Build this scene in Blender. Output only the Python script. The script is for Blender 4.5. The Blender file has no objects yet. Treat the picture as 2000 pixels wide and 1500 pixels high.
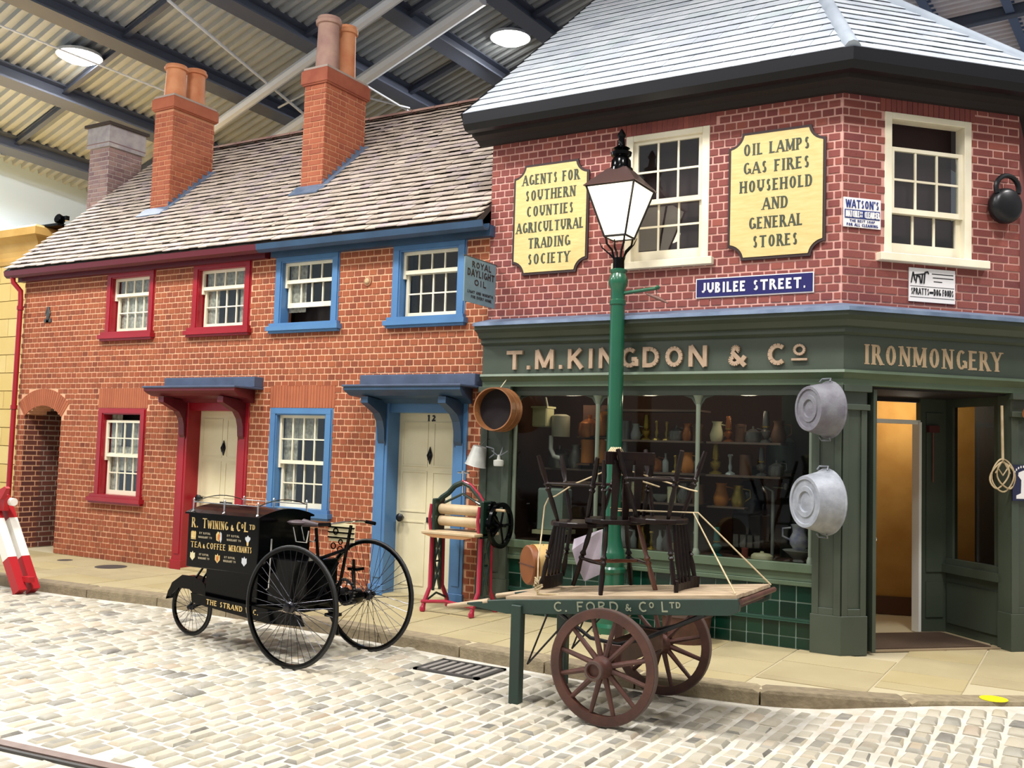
import bpy, bmesh, math, random
import numpy as np
from mathutils import Matrix, Vector
random.seed(7)
R = math.radians
C = bpy.context.scene.collection
SC = bpy.context.scene

# ------------------------------------------------------------------ camera
CAM = Vector((0.0, -9.0, 1.706))
YAW, PITCH, ROLL, FPX = 0.534739, 0.065701, 0.030765, 1920.0
_f = Vector((-math.sin(YAW)*math.cos(PITCH), math.cos(YAW)*math.cos(PITCH), math.sin(PITCH)))
_r = Vector((math.cos(YAW), math.sin(YAW), 0)); _u = _r.cross(_f)
CR = math.cos(ROLL)*_r+math.sin(ROLL)*_u; CU = -math.sin(ROLL)*_r+math.cos(ROLL)*_u
cd = bpy.data.cameras.new('camera'); cam = bpy.data.objects.new('camera', cd); C.objects.link(cam)
cam.matrix_world = Matrix(((CR.x, CU.x, -_f.x, CAM.x), (CR.y, CU.y, -_f.y, CAM.y), (CR.z, CU.z, -_f.z, CAM.z), (0, 0, 0, 1)))
cd.sensor_width = 36; cd.lens = 36*FPX/2000; cd.clip_start = 0.05; cd.clip_end = 200
SC.camera = cam
# ------------------------------------------------------------------ world, lamps, exposure
SC.view_settings.view_transform = 'Standard'; SC.view_settings.look = 'None'
SC.view_settings.exposure = -0.08; SC.view_settings.gamma = 1; SC.view_settings.use_curve_mapping = False
w = bpy.data.worlds.new('hall_light'); SC.world = w; w.use_nodes = True
w.node_tree.nodes['Background'].inputs[0].default_value = (0.97, 0.98, 1.0, 1)
w.node_tree.nodes['Background'].inputs[1].default_value = 0.42
SC.cycles.max_bounces = 8; SC.cycles.diffuse_bounces = 3; SC.cycles.transparent_max_bounces = 12
SC.cycles.sample_clamp_indirect = 4.0
def area(name, loc, size, power, target=None, col=(1, 0.975, 0.95)):
    l = bpy.data.lights.new(name, 'AREA'); l.shape = 'DISK'; l.size = size; l.energy = power; l.color = col
    o = bpy.data.objects.new(name, l); C.objects.link(o); o.location = loc
    d = (Vector(target) - Vector(loc)) if target else Vector((0, 0, -1))
    o.rotation_euler = d.to_track_quat('-Z', 'Y').to_euler(); return o
for i, (x, y, z, p) in enumerate([(-9.5, -4.4, 8.6, 620), (-4.2, -4.8, 9.6, 700), (0.8, -4.4, 10.0, 640), (-9.0, -10.0, 8.6, 380), (-2.0, -11.0, 10.0, 380),
                                  (-13.5, -3.8, 7.6, 400), (3.5, 1.5, 10.4, 700), (-17.3, 1.2, 6.6, 420)]):  # last entry is an added bluish lamp that brightens the white hall wall
    area('hall_and_fill_light', (x, y, z), 1.3, p, col=(1, .975, .95) if x > -17 else (.84, .94, 1))
area('hall_and_fill_light', (-9.8, 6.9, 9.35), 0.5, 350, (-9.8, 6.0, 0)); area('hall_and_fill_light', (-15.8, 1.8, 8.2), 0.5, 220, (-15.8, 1.2, 0))

# ------------------------------------------------------------------ helpers
def lin(c):
    if isinstance(c, str): c = tuple(int(c[i:i+2], 16)/255 for i in (0, 2, 4))
    return tuple((x/12.92 if x <= .04045 else ((x+.055)/1.055)**2.4) for x in c[:3])+(1,)
MATS = {}
def M(name, c, rough=.6, metal=0, c2=None, scale=6, pal=None, vary=0, bump=0, bscale=60, emit=0, coat=0, stretch=None, spec=.5):
    if name in MATS: return MATS[name]
    m = bpy.data.materials.new(name); m.use_nodes = True; nt = m.node_tree; N = nt.nodes; L = nt.links
    b = N['Principled BSDF']; b.inputs['Roughness'].default_value = rough; b.inputs['Metallic'].default_value = metal
    b.inputs['Coat Weight'].default_value = coat; b.inputs['Specular IOR Level'].default_value = spec
    geo = N.new('ShaderNodeNewGeometry'); pos = geo.outputs['Position']
    if stretch:
        vm = N.new('ShaderNodeVectorMath'); vm.operation = 'MULTIPLY'; L.new(pos, vm.inputs[0]); vm.inputs[1].default_value = stretch; pos = vm.outputs[0]
    col = None
    rnd = None
    if pal or vary:
        oi = N.new('ShaderNodeObjectInfo'); ad = N.new('ShaderNodeMath'); ad.operation = 'ADD'
        L.new(oi.outputs['Random'], ad.inputs[0]); L.new(geo.outputs['Random Per Island'], ad.inputs[1])
        fr = N.new('ShaderNodeMath'); fr.operation = 'FRACT'; L.new(ad.outputs[0], fr.inputs[0]); rnd = fr.outputs[0]
    if pal:
        cr = N.new('ShaderNodeValToRGB'); e = cr.color_ramp.elements
        while len(e) < len(pal): e.new(.5)
        for k, (p, cc) in enumerate(pal): e[k].position = p; e[k].color = lin(cc)
        L.new(rnd, cr.inputs[0]); col = cr.outputs[0]
    if c2 is not None:
        nz = N.new('ShaderNodeTexNoise'); nz.inputs['Scale'].default_value = scale; nz.inputs['Detail'].default_value = 5; L.new(pos, nz.inputs[0])
        mr = N.new('ShaderNodeMapRange'); mr.inputs[1].default_value = .35; mr.inputs[2].default_value = .68; L.new(nz.outputs[0], mr.inputs[0])
        mx = N.new('ShaderNodeMix'); mx.data_type = 'RGBA'; L.new(mr.outputs[0], mx.inputs[0])
        if col is None: mx.inputs[6].default_value = lin(c)
        else: L.new(col, mx.inputs[6])
        mx.inputs[7].default_value = lin(c2); col = mx.outputs[2]
        if pal: mm = N.new('ShaderNodeMath'); mm.operation = 'MULTIPLY'; mm.inputs[1].default_value = .45; L.new(mr.outputs[0], mm.inputs[0]); L.new(mm.outputs[0], mx.inputs[0])
    if vary:
        hs = N.new('ShaderNodeHueSaturation'); mr = N.new('ShaderNodeMapRange'); mr.inputs[3].default_value = 1-vary; mr.inputs[4].default_value = 1+vary
        L.new(rnd, mr.inputs[0]); L.new(mr.outputs[0], hs.inputs['Value'])
        if col is None: hs.inputs['Color'].default_value = lin(c)
        else: L.new(col, hs.inputs['Color'])
        col = hs.outputs[0]
    if col is None: b.inputs['Base Color'].default_value = lin(c)
    else: L.new(col, b.inputs['Base Color'])
    if bump:
        nz = N.new('ShaderNodeTexNoise'); nz.inputs['Scale'].default_value = bscale; nz.inputs['Detail'].default_value = 4; L.new(pos, nz.inputs[0])
        bp = N.new('ShaderNodeBump'); bp.inputs['Strength'].default_value = bump; bp.inputs['Distance'].default_value = .01
        L.new(nz.outputs[0], bp.inputs['Height']); L.new(bp.outputs[0], b.inputs['Normal'])
    if emit:
        b.inputs['Emission Color'].default_value = lin(c); b.inputs['Emission Strength'].default_value = emit
    MATS[name] = m; return m
def glassmat(name, tint=(1, 1, 1), refl=.08, rough=.02):
    m = bpy.data.materials.new(name); m.use_nodes = True; nt = m.node_tree; N = nt.nodes; L = nt.links; N.remove(N['Principled BSDF'])
    t = N.new('ShaderNodeBsdfTransparent'); t.inputs[0].default_value = (*tint, 1); g = N.new('ShaderNodeBsdfGlossy'); g.inputs['Roughness'].default_value = rough
    lw = N.new('ShaderNodeLayerWeight'); lw.inputs[0].default_value = .5; fr = N.new('ShaderNodeMath'); fr.operation = 'POWER'; fr.inputs[1].default_value = 5; L.new(lw.outputs['Facing'], fr.inputs[0])
    ad = N.new('ShaderNodeMath'); ad.operation = 'MULTIPLY_ADD'; ad.inputs[1].default_value = .9; ad.inputs[2].default_value = .035+refl
    L.new(fr.outputs[0], ad.inputs[0]); mx = N.new('ShaderNodeMixShader'); L.new(ad.outputs[0], mx.inputs[0]); L.new(t.outputs[0], mx.inputs[1]); L.new(g.outputs[0], mx.inputs[2])
    L.new(mx.outputs[0], N['Material Output'].inputs[0]); MATS[name] = m; return m

ORG = {}
def root(name, label, cat, loc=(0, 0, 0), rot=(0, 0, 0), group=None, local=False):
    o = bpy.data.objects.new(name, None); C.objects.link(o); o.location = loc; o.rotation_euler = rot; o.empty_display_size = .1
    o['label'] = label; o['category'] = cat
    if group: o['group'] = group
    ORG[o.name] = Vector((0, 0, 0)) if local else Vector(loc); return o
def tag(o, label, cat, group=None):
    o['label'] = label; o['category'] = cat
    if group: o['group'] = group
    return o
class MB:
    def __init__(s): s.v = []; s.f = []
    def add(s, vs, fs):
        n = len(s.v); s.v += [tuple(p) for p in vs]; s.f += [tuple(i+n for i in q) for q in fs]; return s
    def box(s, x0, x1, y0, y1, z0, z1, m=None):
        vs = [Vector((x, y, z)) for x in (x0, x1) for y in (y0, y1) for z in (z0, z1)]
        if m is not None: vs = [m @ p for p in vs]
        return s.add(vs, [(0, 1, 3, 2), (4, 6, 7, 5), (0, 4, 5, 1), (2, 3, 7, 6), (0, 2, 6, 4), (1, 5, 7, 3)])
    def ext(s, poly, vec):
        n = len(poly); vec = Vector(vec); vs = [Vector(p) for p in poly]+[Vector(p)+vec for p in poly]
        return s.add(vs, [tuple(range(n)), tuple(range(2*n-1, n-1, -1))]+[(i, (i+1) % n, n+(i+1) % n, n+i) for i in range(n)])
    def tube(s, pts, r, n=8, closed=False):
        pts = [Vector(p) for p in pts]; k = len(pts); rs = r if isinstance(r, (list, tuple)) else [r]*k
        up = None; base = len(s.v); vs = []
        for i, p in enumerate(pts):
            a = pts[i-1] if (i > 0 or closed) else p; b = pts[(i+1) % k] if (i < k-1 or closed) else p
            t = (b-a).normalized()
            if up is None: up = Vector((0, 0, 1)) if abs(t.z) < .9 else Vector((1, 0, 0))
            up = (up-t*up.dot(t))
            if up.length < 1e-5: up = t.orthogonal()
            up.normalize(); q = t.cross(up)
            for j in range(n):
                th = 2*math.pi*j/n; vs.append(p+(up*math.cos(th)+q*math.sin(th))*rs[i])
        fs = []
        for i in range(k if closed else k-1):
            for j in range(n):
                a = i*n+j; b = i*n+(j+1) % n; c = ((i+1) % k)*n+(j+1) % n; d = ((i+1) % k)*n+j; fs.append((a, b, c, d))
        if not closed: fs += [tuple(range(n))[::-1], tuple(range((k-1)*n, k*n))]
        return s.add(vs, fs)
    def lathe(s, prof, n=16, m=None, sx=1, sy=1, ring=False):
        vs = []; fs = []; k = len(prof)
        for (r, z) in prof:
            for j in range(n):
                th = 2*math.pi*j/n; vs.append(Vector((r*math.cos(th)*sx, r*math.sin(th)*sy, z)))
        if m is not None: vs = [m @ p for p in vs]
        for i in range(k-1):
            for j in range(n): fs.append((i*n+j, i*n+(j+1) % n, (i+1)*n+(j+1) % n, (i+1)*n+j))
        if ring: fs += [((k-1)*n+j, (k-1)*n+(j+1) % n, (j+1) % n, j) for j in range(n)]
        else: fs += [tuple(range(n))[::-1], tuple(range((k-1)*n, k*n))]
        return s.add(vs, fs)
    def ring(s, c, r, w, t, n=32, axis='y', half=math.pi*2):
        """flat rim: radius r outer, radial width w, thickness t about an axis"""
        vs = []; fs = []
        for j in range(n):
            th = 2*math.pi*j/n; cc, ss = math.cos(th), math.sin(th)
            for (rr, tt) in ((r, -t/2), (r, t/2), (r-w, t/2), (r-w, -t/2)):
                if axis == 'y': p = (c[0]+rr*cc, c[1]+tt, c[2]+rr*ss)
                elif axis == 'x': p = (c[0]+tt, c[1]+rr*cc, c[2]+rr*ss)
                else: p = (c[0]+rr*cc, c[1]+rr*ss, c[2]+tt)
                vs.append(p)
        for j in range(n):
            for q in range(4): fs.append((j*4+q, ((j+1) % n)*4+q, ((j+1) % n)*4+(q+1) % 4, j*4+(q+1) % 4))
        return s.add(vs, fs)
    def build(s, name, mat, parent=None, smooth=None, kind=None, label=None, bev=0):
        off = ORG[parent.name] if parent is not None else Vector((0, 0, 0))
        me = bpy.data.meshes.new(name)
        V = [(p[0]-off.x, p[1]-off.y, p[2]-off.z) for p in s.v]
        me.from_pydata(V, [], s.f)
        if len(s.f) < 30000:
            bm = bmesh.new(); bm.from_mesh(me); bmesh.ops.recalc_face_normals(bm, faces=bm.faces)
            if bev:
                bmesh.ops.bevel(bm, geom=[e for e in bm.edges if len(e.link_faces) == 2 and e.calc_face_angle(0) > .5], offset=bev, segments=1, affect='EDGES', clamp_overlap=True)
            bm.to_mesh(me); bm.free()
        if smooth is not None:
            me.polygons.foreach_set('use_smooth', [True]*len(me.polygons)); me.set_sharp_from_angle(angle=R(smooth))
        me.materials.append(mat)
        o = bpy.data.objects.new(name, me); C.objects.link(o)
        if parent is not None: o.parent = parent; ORG[o.name] = off
        else: ORG[o.name] = off
        if kind: o['kind'] = kind
        if label: o['label'] = label
        return o
def box(name, mat, parent, *b, bev=0, m=None, **k): return MB().box(*b, m=m).build(name, mat, parent, bev=bev, **k)
def frameM(o, ux, uy, uz):
    ux, uy, uz = Vector(ux), Vector(uy), Vector(uz)
    return Matrix(((ux.x, uy.x, uz.x, o[0]), (ux.y, uy.y, uz.y, o[1]), (ux.z, uy.z, uz.z, o[2]), (0, 0, 0, 1)))
def TR(x, y, z): return Matrix.Translation((x, y, z))
def along(p, d): return TR(*p) @ Vector(d).normalized().to_track_quat('Z', 'Y').to_matrix().to_4x4()
S2 = math.sqrt(.5)
FB = frameM((0, 0, 0), (1, 0, 0), (0, -1, 0), (0, 0, 1))                 # u along street, v outward, z
COR = (-1.93, 0, 0)
FC = frameM(COR, (S2, S2, 0), (S2, -S2, 0), (0, 0, 1))                    # chamfered corner face
UEND = 1.9
UCUBE = ([(x, y, z) for x in (-.5, .5) for y in (-.5, .5) for z in (-.5, .5)], [(0, 1, 3, 2), (4, 6, 7, 5), (2, 3, 7, 6), (0, 2, 6, 4), (1, 5, 7, 3), (0, 4, 5, 1)])
def domed(b=.12, h=.35):
    v = [(-.5, -.5, -.5), (.5, -.5, -.5), (.5, .5, -.5), (-.5, .5, -.5), (-.5, -.5, h), (.5, -.5, h), (.5, .5, h), (-.5, .5, h),
         (-.5+b, -.5+b*.7, .5), (.5-b, -.5+b*.7, .5), (.5-b, .5-b*.7, .5), (-.5+b, .5-b*.7, .5)]
    return v, [(0, 1, 5, 4), (1, 2, 6, 5), (2, 3, 7, 6), (3, 0, 4, 7), (4, 5, 9, 8), (5, 6, 10, 9), (6, 7, 11, 10), (7, 4, 8, 11), (8, 9, 10, 11)]
DOME = domed()
def pieces(name, mats4, unit, mat, parent, limit=300, stuff=None, smooth=None, cull=True):
    """mats4: world matrices of the pieces; the nearest in view become objects, the rest one joined mesh"""
    off = ORG[parent.name]; arr = []
    for m in mats4:
        p = m.translation-CAM; d = p.dot(_f)
        if d < .3: vis = False
        else:
            X = p.dot(CR)/d*FPX; Y = p.dot(CU)/d*FPX; vis = abs(X) < 1040 and abs(Y) < 790
            if cull and (abs(X) > 1900 or abs(Y) > 1500): continue
        arr.append((0 if vis else 1, p.length, m))
    arr.sort(key=lambda t: t[:2])
    near = [a for a in arr[:limit] if a[0] == 0]; rest = arr[len(near):]
    me = bpy.data.meshes.new(name); me.from_pydata(unit[0], [], unit[1]); me.materials.append(mat)
    if smooth is not None: me.polygons.foreach_set('use_smooth', [True]*len(me.polygons)); me.set_sharp_from_angle(angle=R(smooth))
    T0 = TR(-off.x, -off.y, -off.z)
    for a in near:
        o = bpy.data.objects.new(name, me); o.parent = parent; o.matrix_basis = T0 @ a[2]; C.objects.link(o)
    if rest:
        U = np.array([(*p, 1) for p in unit[0]]); nv = len(U)
        V = np.concatenate([(U @ np.array(a[2]).T)[:, :3] for a in rest])-np.array(off)
        F = [tuple(i+k*nv for i in q) for k in range(len(rest)) for q in unit[1]]
        m2 = bpy.data.meshes.new(stuff or name+'_field'); m2.from_pydata(V.tolist(), [], F); m2.materials.append(mat)
        if smooth is not None: m2.polygons.foreach_set('use_smooth', [True]*len(m2.polygons)); m2.set_sharp_from_angle(angle=R(smooth))
        o = bpy.data.objects.new(stuff or name+'_field', m2); o.parent = parent; C.objects.link(o); o['kind'] = 'stuff'
def slab(fr, u0, u1, z0, z1, depth, holes):
    """wall slab behind the frame plane, with rectangular holes"""
    mb = MB(); us = sorted({u0, u1, *[h for H in holes for h in H[:2] if u0 < h < u1]})
    for a, b in zip(us[:-1], us[1:]):
        mid = (a+b)/2; segs = [(z0, z1)]
        for H in holes:
            if H[0] < mid < H[1]:
                ns = []
                for s0, s1 in segs:
                    if H[3] <= s0 or H[2] >= s1: ns.append((s0, s1)); continue
                    if H[2] > s0: ns.append((s0, H[2]))
                    if H[3] < s1: ns.append((H[3], s1))
                segs = ns
        for s0, s1 in segs: mb.box(a, b, -depth, 0, s0, s1, m=fr)
    return mb
def bricks(fr, u0, u1, z0, z1, holes, course=.0768, pitch=.1145, bond='header', proud=.007):
    out = []; z = z0; r = 0; j = .0185
    while z+course <= z1+.02:
        za, zb = z+j/2, min(z+course-j/2, z1); segs = [(u0, u1)]
        for H in holes:
            if H[2] < zb-.015 and H[3] > za+.015:
                ns = []
                for a, b in segs:
                    if H[1] <= a or H[0] >= b: ns.append((a, b)); continue
                    if H[0] > a: ns.append((a, H[0]))
                    if H[1] < b: ns.append((H[1], b))
                segs = ns
        u = -40*pitch*10+(pitch/2 if r % 2 else 0); k = 0
        cells = []
        if bond == 'header':
            k0 = int((u0-u)/pitch)-1; u += k0*pitch
            while u < u1: cells.append((u, u+pitch)); u += pitch
        else:
            per = pitch*3; u = (math.floor(u0/per)-1)*per+(pitch*1.5 if r % 2 else 0)
            while u < u1: cells += [(u, u+2*pitch), (u+2*pitch, u+3*pitch)]; u += per
        for a, b in segs:
            for c0, c1 in cells:
                p, q = max(a, c0+j/2), min(b, c1-j/2)
                if q-p > .022:
                    h = zb-za; pr = proud+random.uniform(-.002, .003)
                    out.append(fr @ TR((p+q)/2, pr/2-.002, (za+zb)/2) @ Matrix.Diagonal((q-p, pr+.004, h*random.uniform(.95, 1.02), 1)))
        z += course; r += 1
    return out
def sweep(prof, path, closed=False):
    """profile (out, z) swept along a plan path; out is to the right-hand outward side (-y for a path going +x)"""
    mb = MB(); n = len(path); k = len(prof); vs = []
    for i, p in enumerate(path):
        p = Vector(p); d0 = (p-Vector(path[i-1])).normalized() if i else None; d1 = (Vector(path[i+1])-p).normalized() if i < n-1 else None
        if d0 is None: d0 = d1
        if d1 is None: d1 = d0
        n0 = Vector((d0.y, -d0.x)); n1 = Vector((d1.y, -d1.x)); b = (n0+n1).normalized(); sc = 1/max(.3, b.dot(n0))
        for o, z in prof: vs.append((p.x+b.x*o*sc, p.y+b.y*o*sc, z))
    fs = [(i*k+j, i*k+(j+1) % k, (i+1)*k+(j+1) % k, (i+1)*k+j) for i in range(n-1) for j in range(k)]
    fs += [tuple(range(k)), tuple(range(n*k-1, (n-1)*k-1, -1))]
    return mb.add(vs, fs)
# ---- lettering drawn with thick and thin strokes
A_ = lambda cx, cy, rx, ry, a0, a1: ('A', cx, cy, rx, ry, a0, a1)
G = {  # glyph: (width, strokes); straight stroke (x0,y0,x1,y1,weight[,serifs])
 'A': (.8, [(.03, 0, .4, 1, .45, 's'), (.4, 1, .77, 0, 1, 'e'), (.17, .32, .63, .32, .4)]),
 'B': (.68, [(.12, 0, .12, 1, 1, 'se'), (.1, 1, .35, 1, .4), (.1, .53, .38, .53, .4), (.1, 0, .38, 0, .4), A_(.35, .765, .2, .235, -90, 90), A_(.37, .265, .24, .265, -90, 90)]),
 'C': (.74, [A_(.42, .5, .36, .5, 48, 312)]),
 'D': (.78, [(.12, 0, .12, 1, 1, 'se'), (.1, 1, .35, 1, .4), (.1, 0, .35, 0, .4), A_(.34, .5, .38, .5, -90, 90)]),
 'E': (.62, [(.12, 0, .12, 1, 1, 'se'), (.1, 1, .56, 1, .5), (.1, .52, .46, .52, .4), (.1, 0, .58, 0, .5)]),
 'F': (.58, [(.12, 0, .12, 1, 1, 'se'), (.1, 1, .56, 1, .5), (.1, .52, .46, .52, .4)]),
 'G': (.8, [A_(.42, .5, .36, .5, 48, 320), (.72, .08, .72, .42, 1), (.52, .42, .74, .42, .4)]),
 'H': (.8, [(.13, 0, .13, 1, 1, 'se'), (.67, 0, .67, 1, 1, 'se'), (.13, .52, .67, .52, .4)]),
 'I': (.36, [(.18, 0, .18, 1, 1, 'se')]),
 'J': (.5, [(.36, .25, .36, 1, 1, 'e'), A_(.2, .25, .16, .25, 180, 360)]),
 'K': (.76, [(.13, 0, .13, 1, 1, 'se'), (.16, .42, .62, 1, .45, 'e'), (.3, .58, .68, 0, 1, 'e')]),
 'L': (.6, [(.12, 0, .12, 1, 1, 'se'), (.1, 0, .56, 0, .5)]),
 'M': (.95, [(.12, 0, .12, 1, .5, 'se'), (.12, 1, .47, .1, 1), (.47, .1, .82, 1, .45), (.82, 0, .82, 1, 1, 'se')]),
 'N': (.8, [(.12, 0, .12, 1, .5, 'se'), (.12, 1, .68, 0, 1), (.68, 0, .68, 1, .5, 'e')]),
 'O': (.82, [A_(.41, .5, .35, .5, 0, 360)]),
 'P': (.66, [(.12, 0, .12, 1, 1, 'se'), (.1, 1, .35, 1, .4), (.1, .47, .36, .47, .4), A_(.35, .735, .24, .265, -90, 90)]),
 'Q': (.82, [A_(.41, .5, .35, .5, 0, 360), (.45, .2, .75, -.12, .8)]),
 'R': (.74, [(.12, 0, .12, 1, 1, 'se'), (.1, 1, .35, 1, .4), (.1, .5, .36, .5, .4), A_(.35, .75, .23, .25, -90, 90), (.36, .5, .68, 0, 1, 'e')]),
 'S': (.6, [A_(.3, .745, .2, .255, 25, 270), A_(.3, .255, .22, .255, -155, 90)]),
 'T': (.8, [(.4, 0, .4, 1, 1, 's'), (.02, 1, .78, 1, .5)]),
 'U': (.78, [(.13, .32, .13, 1, 1, 'e'), (.65, .32, .65, 1, .6, 'e'), A_(.39, .32, .26, .32, 180, 360)]),
 'V': (.76, [(.05, 1, .38, 0, 1, 's'), (.38, 0, .71, 1, .45, 'e')]),
 'W': (1.1, [(.05, 1, .3, 0, 1, 's'), (.3, 0, .55, .95, .45), (.55, .95, .8, 0, 1), (.8, 0, 1.05, 1, .45, 'e')]),
 'X': (.74, [(.06, 0, .68, 1, .45, 'se'), (.06, 1, .68, 0, 1, 'se')]),
 'Y': (.74, [(.06, 1, .37, .48, 1, 's'), (.37, .48, .68, 1, .45, 'e'), (.37, 0, .37, .48, 1, 's')]),
 '&': (.8, [A_(.36, .77, .17, .21, -60, 240), (.22, .66, .72, 0, .9), A_(.33, .27, .24, .27, 110, 330), (.53, .12, .72, .45, .4)]),
 '.': (.28, [(.07, .06, .21, .06, 1)]), ' ': (.42, []), "'": (.25, [(.12, .75, .12, 1, .8)]), '-': (.5, [(.08, .45, .42, .45, .5)]),
 '1': (.4, [(.22, 0, .22, 1, 1, 's'), (.08, .82, .22, 1, .5)]), '2': (.6, [A_(.3, .74, .2, .24, 0, 170), (.5, .74, .1, 0, .7), (.08, 0, .54, 0, .8)]),
}
def glyph(mb, ch, fr, x, z, w, h, t, depth, serif, off=0.0):
    qn = [0]
    def P(px, pz, d): return fr @ Vector((x+px*w, d+off, z+pz*h))
    def quad(a, b, wa, wb=None):
        d = Vector((b[0]-a[0], b[1]-a[1])); 
        if d.length < 1e-6: return
        d.normalize(); nrm = Vector((-d.y, d.x)); wb = wa if wb is None else wb
        pts = [(a[0]+nrm.x*wa/2, a[1]+nrm.y*wa/2), (a[0]-nrm.x*wa/2, a[1]-nrm.y*wa/2), (b[0]-nrm.x*wb/2, b[1]-nrm.y*wb/2), (b[0]+nrm.x*wb/2, b[1]+nrm.y*wb/2)]
        qn[0] += 1; dd = depth+(qn[0] % 8)*.0003; lo = [fr @ Vector((x+p, off, z+q)) for p, q in pts]; hi = [fr @ Vector((x+p, off+dd, z+q)) for p, q in pts]
        mb.add(lo+hi, [(4, 5, 6, 7), (0, 1, 5, 4), (1, 2, 6, 5), (2, 3, 7, 6), (3, 0, 4, 7)])
    for s in G[ch][1]:
        if s[0] == 'A':
            _, cx, cy, rx, ry, a0, a1 = s; n = max(5, int(abs(a1-a0)/24)); pr = None
            for i in range(n+1):
                a = R(a0+(a1-a0)*i/n); rx2 = rx*w; ry2 = ry*h
                wt = t*((.5+.5*abs(math.cos(a))) if serif else 1)
                q = ((cx*w)+(rx2-t/2)*math.cos(a), cy*h+(ry2-t*(.2 if serif else .5))*math.sin(a))
                if pr: quad(pr[0], q, pr[1], wt)
                pr = (q, wt)
        else:
            wt = t*(max(.55, s[4]*1.25 if s[4] < 1 else 1) if serif else 1); ho = min(t*.5 if not serif else t*.2, h/3)
            a = (s[0]*w, s[1]*h); b = (s[2]*w, s[3]*h)
            if abs(s[1]-s[3]) < 1e-6:   # horizontal bars keep inside the height
                zz = s[1]*h; zz = min(max(zz, wt/2), h-wt/2); a = (a[0], zz); b = (b[0], zz)
            quad(a, b, wt)
            if serif and len(s) > 5:
                for e, pt in (('s', a), ('e', b)):
                    if e in s[5]: quad((pt[0]-t*.78, pt[1]+(.02*h if pt[1] < h/2 else -.02*h)), (pt[0]+t*.78, pt[1]+(.02*h if pt[1] < h/2 else -.02*h)), t*.32)
def text(mb, s, fr, x0, x1, z, h, t=.16, depth=.002, serif=True, off=0.0, each=None):
    sp = .17 if serif else .14; tot = sum(G[c][0] for c in s)+sp*(len(s)-1); k = (x1-x0)/tot; x = x0
    for c in s:
        m = mb if each is None else MB()
        if G[c][1]:
            glyph(m, c, fr, x, z, k, h, t*h, depth, serif, off)
            if each is not None: each.append(m)
        x += (G[c][0]+sp)*k
def letters(par, mat, *calls):
    ls = []
    for a in calls: text(None, *a[:-1], **a[-1], each=ls)
    for l in ls: l.build('letter', mat, par)
def clamp(a, lo, hi): return max(lo, min(hi, a))

# ------------------------------------------------------------------ materials
m_mort_o = M('mortar_orange', 'dcaa88', .9, c2='d09a76', scale=9)
m_brick_o = M('brick_orange', 'b0603c', .85, pal=[(0, '763822'), (.3, '92492a'), (.55, '854026'), (.8, '9a5230'), (1, '6c3220')], c2='9c5a38', scale=3, bump=.25)
m_brick_g = M('brick_gauged', 'bb6c44', .85, pal=[(0, '9c5638'), (1, 'aa6240')], c2='925034', scale=5)
m_mort_r = M('mortar_pink', 'd4a498', .9, c2='c89488', scale=9)
m_brick_r = M('brick_red', '8a4038', .85, pal=[(0, '6e3434'), (.3, '80423c'), (.6, '763c38'), (.85, '904c40'), (1, '602c2e')], c2='8a4c42', scale=3, bump=.25)
m_brick_c = M('brick_chimney', 'b0603c', .85, pal=[(0, '8c4830'), (.5, '9c5438'), (1, '844230')], c2='a66244', scale=5, bump=.3)
m_brick_d = M('brick_sooty', '7c6266', .9, pal=[(0, '6e565c'), (.5, '80686a'), (1, '927670')], c2='9c8478', scale=4, bump=.3)
m_redp = M('red_paint', '961522', .35, c2='88101c', scale=2)
m_bluep = M('blue_paint', '4f7ca8', .4, c2='48709c', scale=2)
m_dbluep = M('dark_blue_paint', '2f4a66', .45, c2='284058', scale=3)
m_cream = M('cream_paint', 'ece4cc', .45, c2='e2d8bc', scale=4)
m_white = M('white_paint', 'f0eee6', .4)
m_door = M('cream_door_paint', 'ddd3b2', .5, c2='d2c7a3', scale=2)
m_lead = M('lead_sheet', '6f7f96', .55, metal=.2, c2='55657d', scale=5, bump=.3, bscale=15)
m_green = M('shop_green_paint', '444c40', .45, c2='3c463a', scale=2)
m_green2 = M('pale_green_sill_paint', '566650', .45, c2='4e5e48', scale=3)
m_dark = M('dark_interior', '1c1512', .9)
m_black = M('black_enamel', '040405', .16, spec=.16)
m_blackm = M('black_iron', '17171a', .35, metal=.3)
m_gut = M('black_gutter_paint', '0c0d13', .4, spec=.3)
m_soff = M('dark_soffit_paint', '1a1211', .8)
m_tileA = M('stone_tile', 'a08c7c', .85, pal=[(0, 'a09488'), (.25, 'b8aa9c'), (.5, 'c6b8aa'), (.75, 'ac9ea0'), (1, 'd2c4b4')], c2='beb0a2', scale=2, bump=.3)
m_slate = M('blue_slate', 'b9c2cb', .3, pal=[(0, 'b8c0ca'), (.5, 'ccd3da'), (.8, 'd6dce2'), (1, 'bcc8cc')], c2='dadfe4', scale=3, bump=.15)
m_under = M('roof_batten_shade', '3c332e', .9)
m_terra = M('terracotta_pot', 'b87048', .7, c2='c88a60', scale=4, bump=.2)
m_terra2 = M('weathered_pot', '8d6a62', .75, c2='a88878', scale=4, bump=.2)
m_flag = M('york_stone', 'a89c7c', .75, pal=[(0, '9c8e6c'), (.3, 'a99b76'), (.6, 'a19470'), (.85, 'ae9e72'), (1, '94855e')], c2='b5a882', scale=2.2, bump=.15, bscale=30)
m_joint = M('pavement_joint', 'b8ac8c', .9)
m_kerb = M('kerb_granite', '9c8c70', .85, pal=[(0, '867860'), (1, '9c8e70')], c2='5c5040', scale=14, bump=.6, bscale=45)
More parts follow.
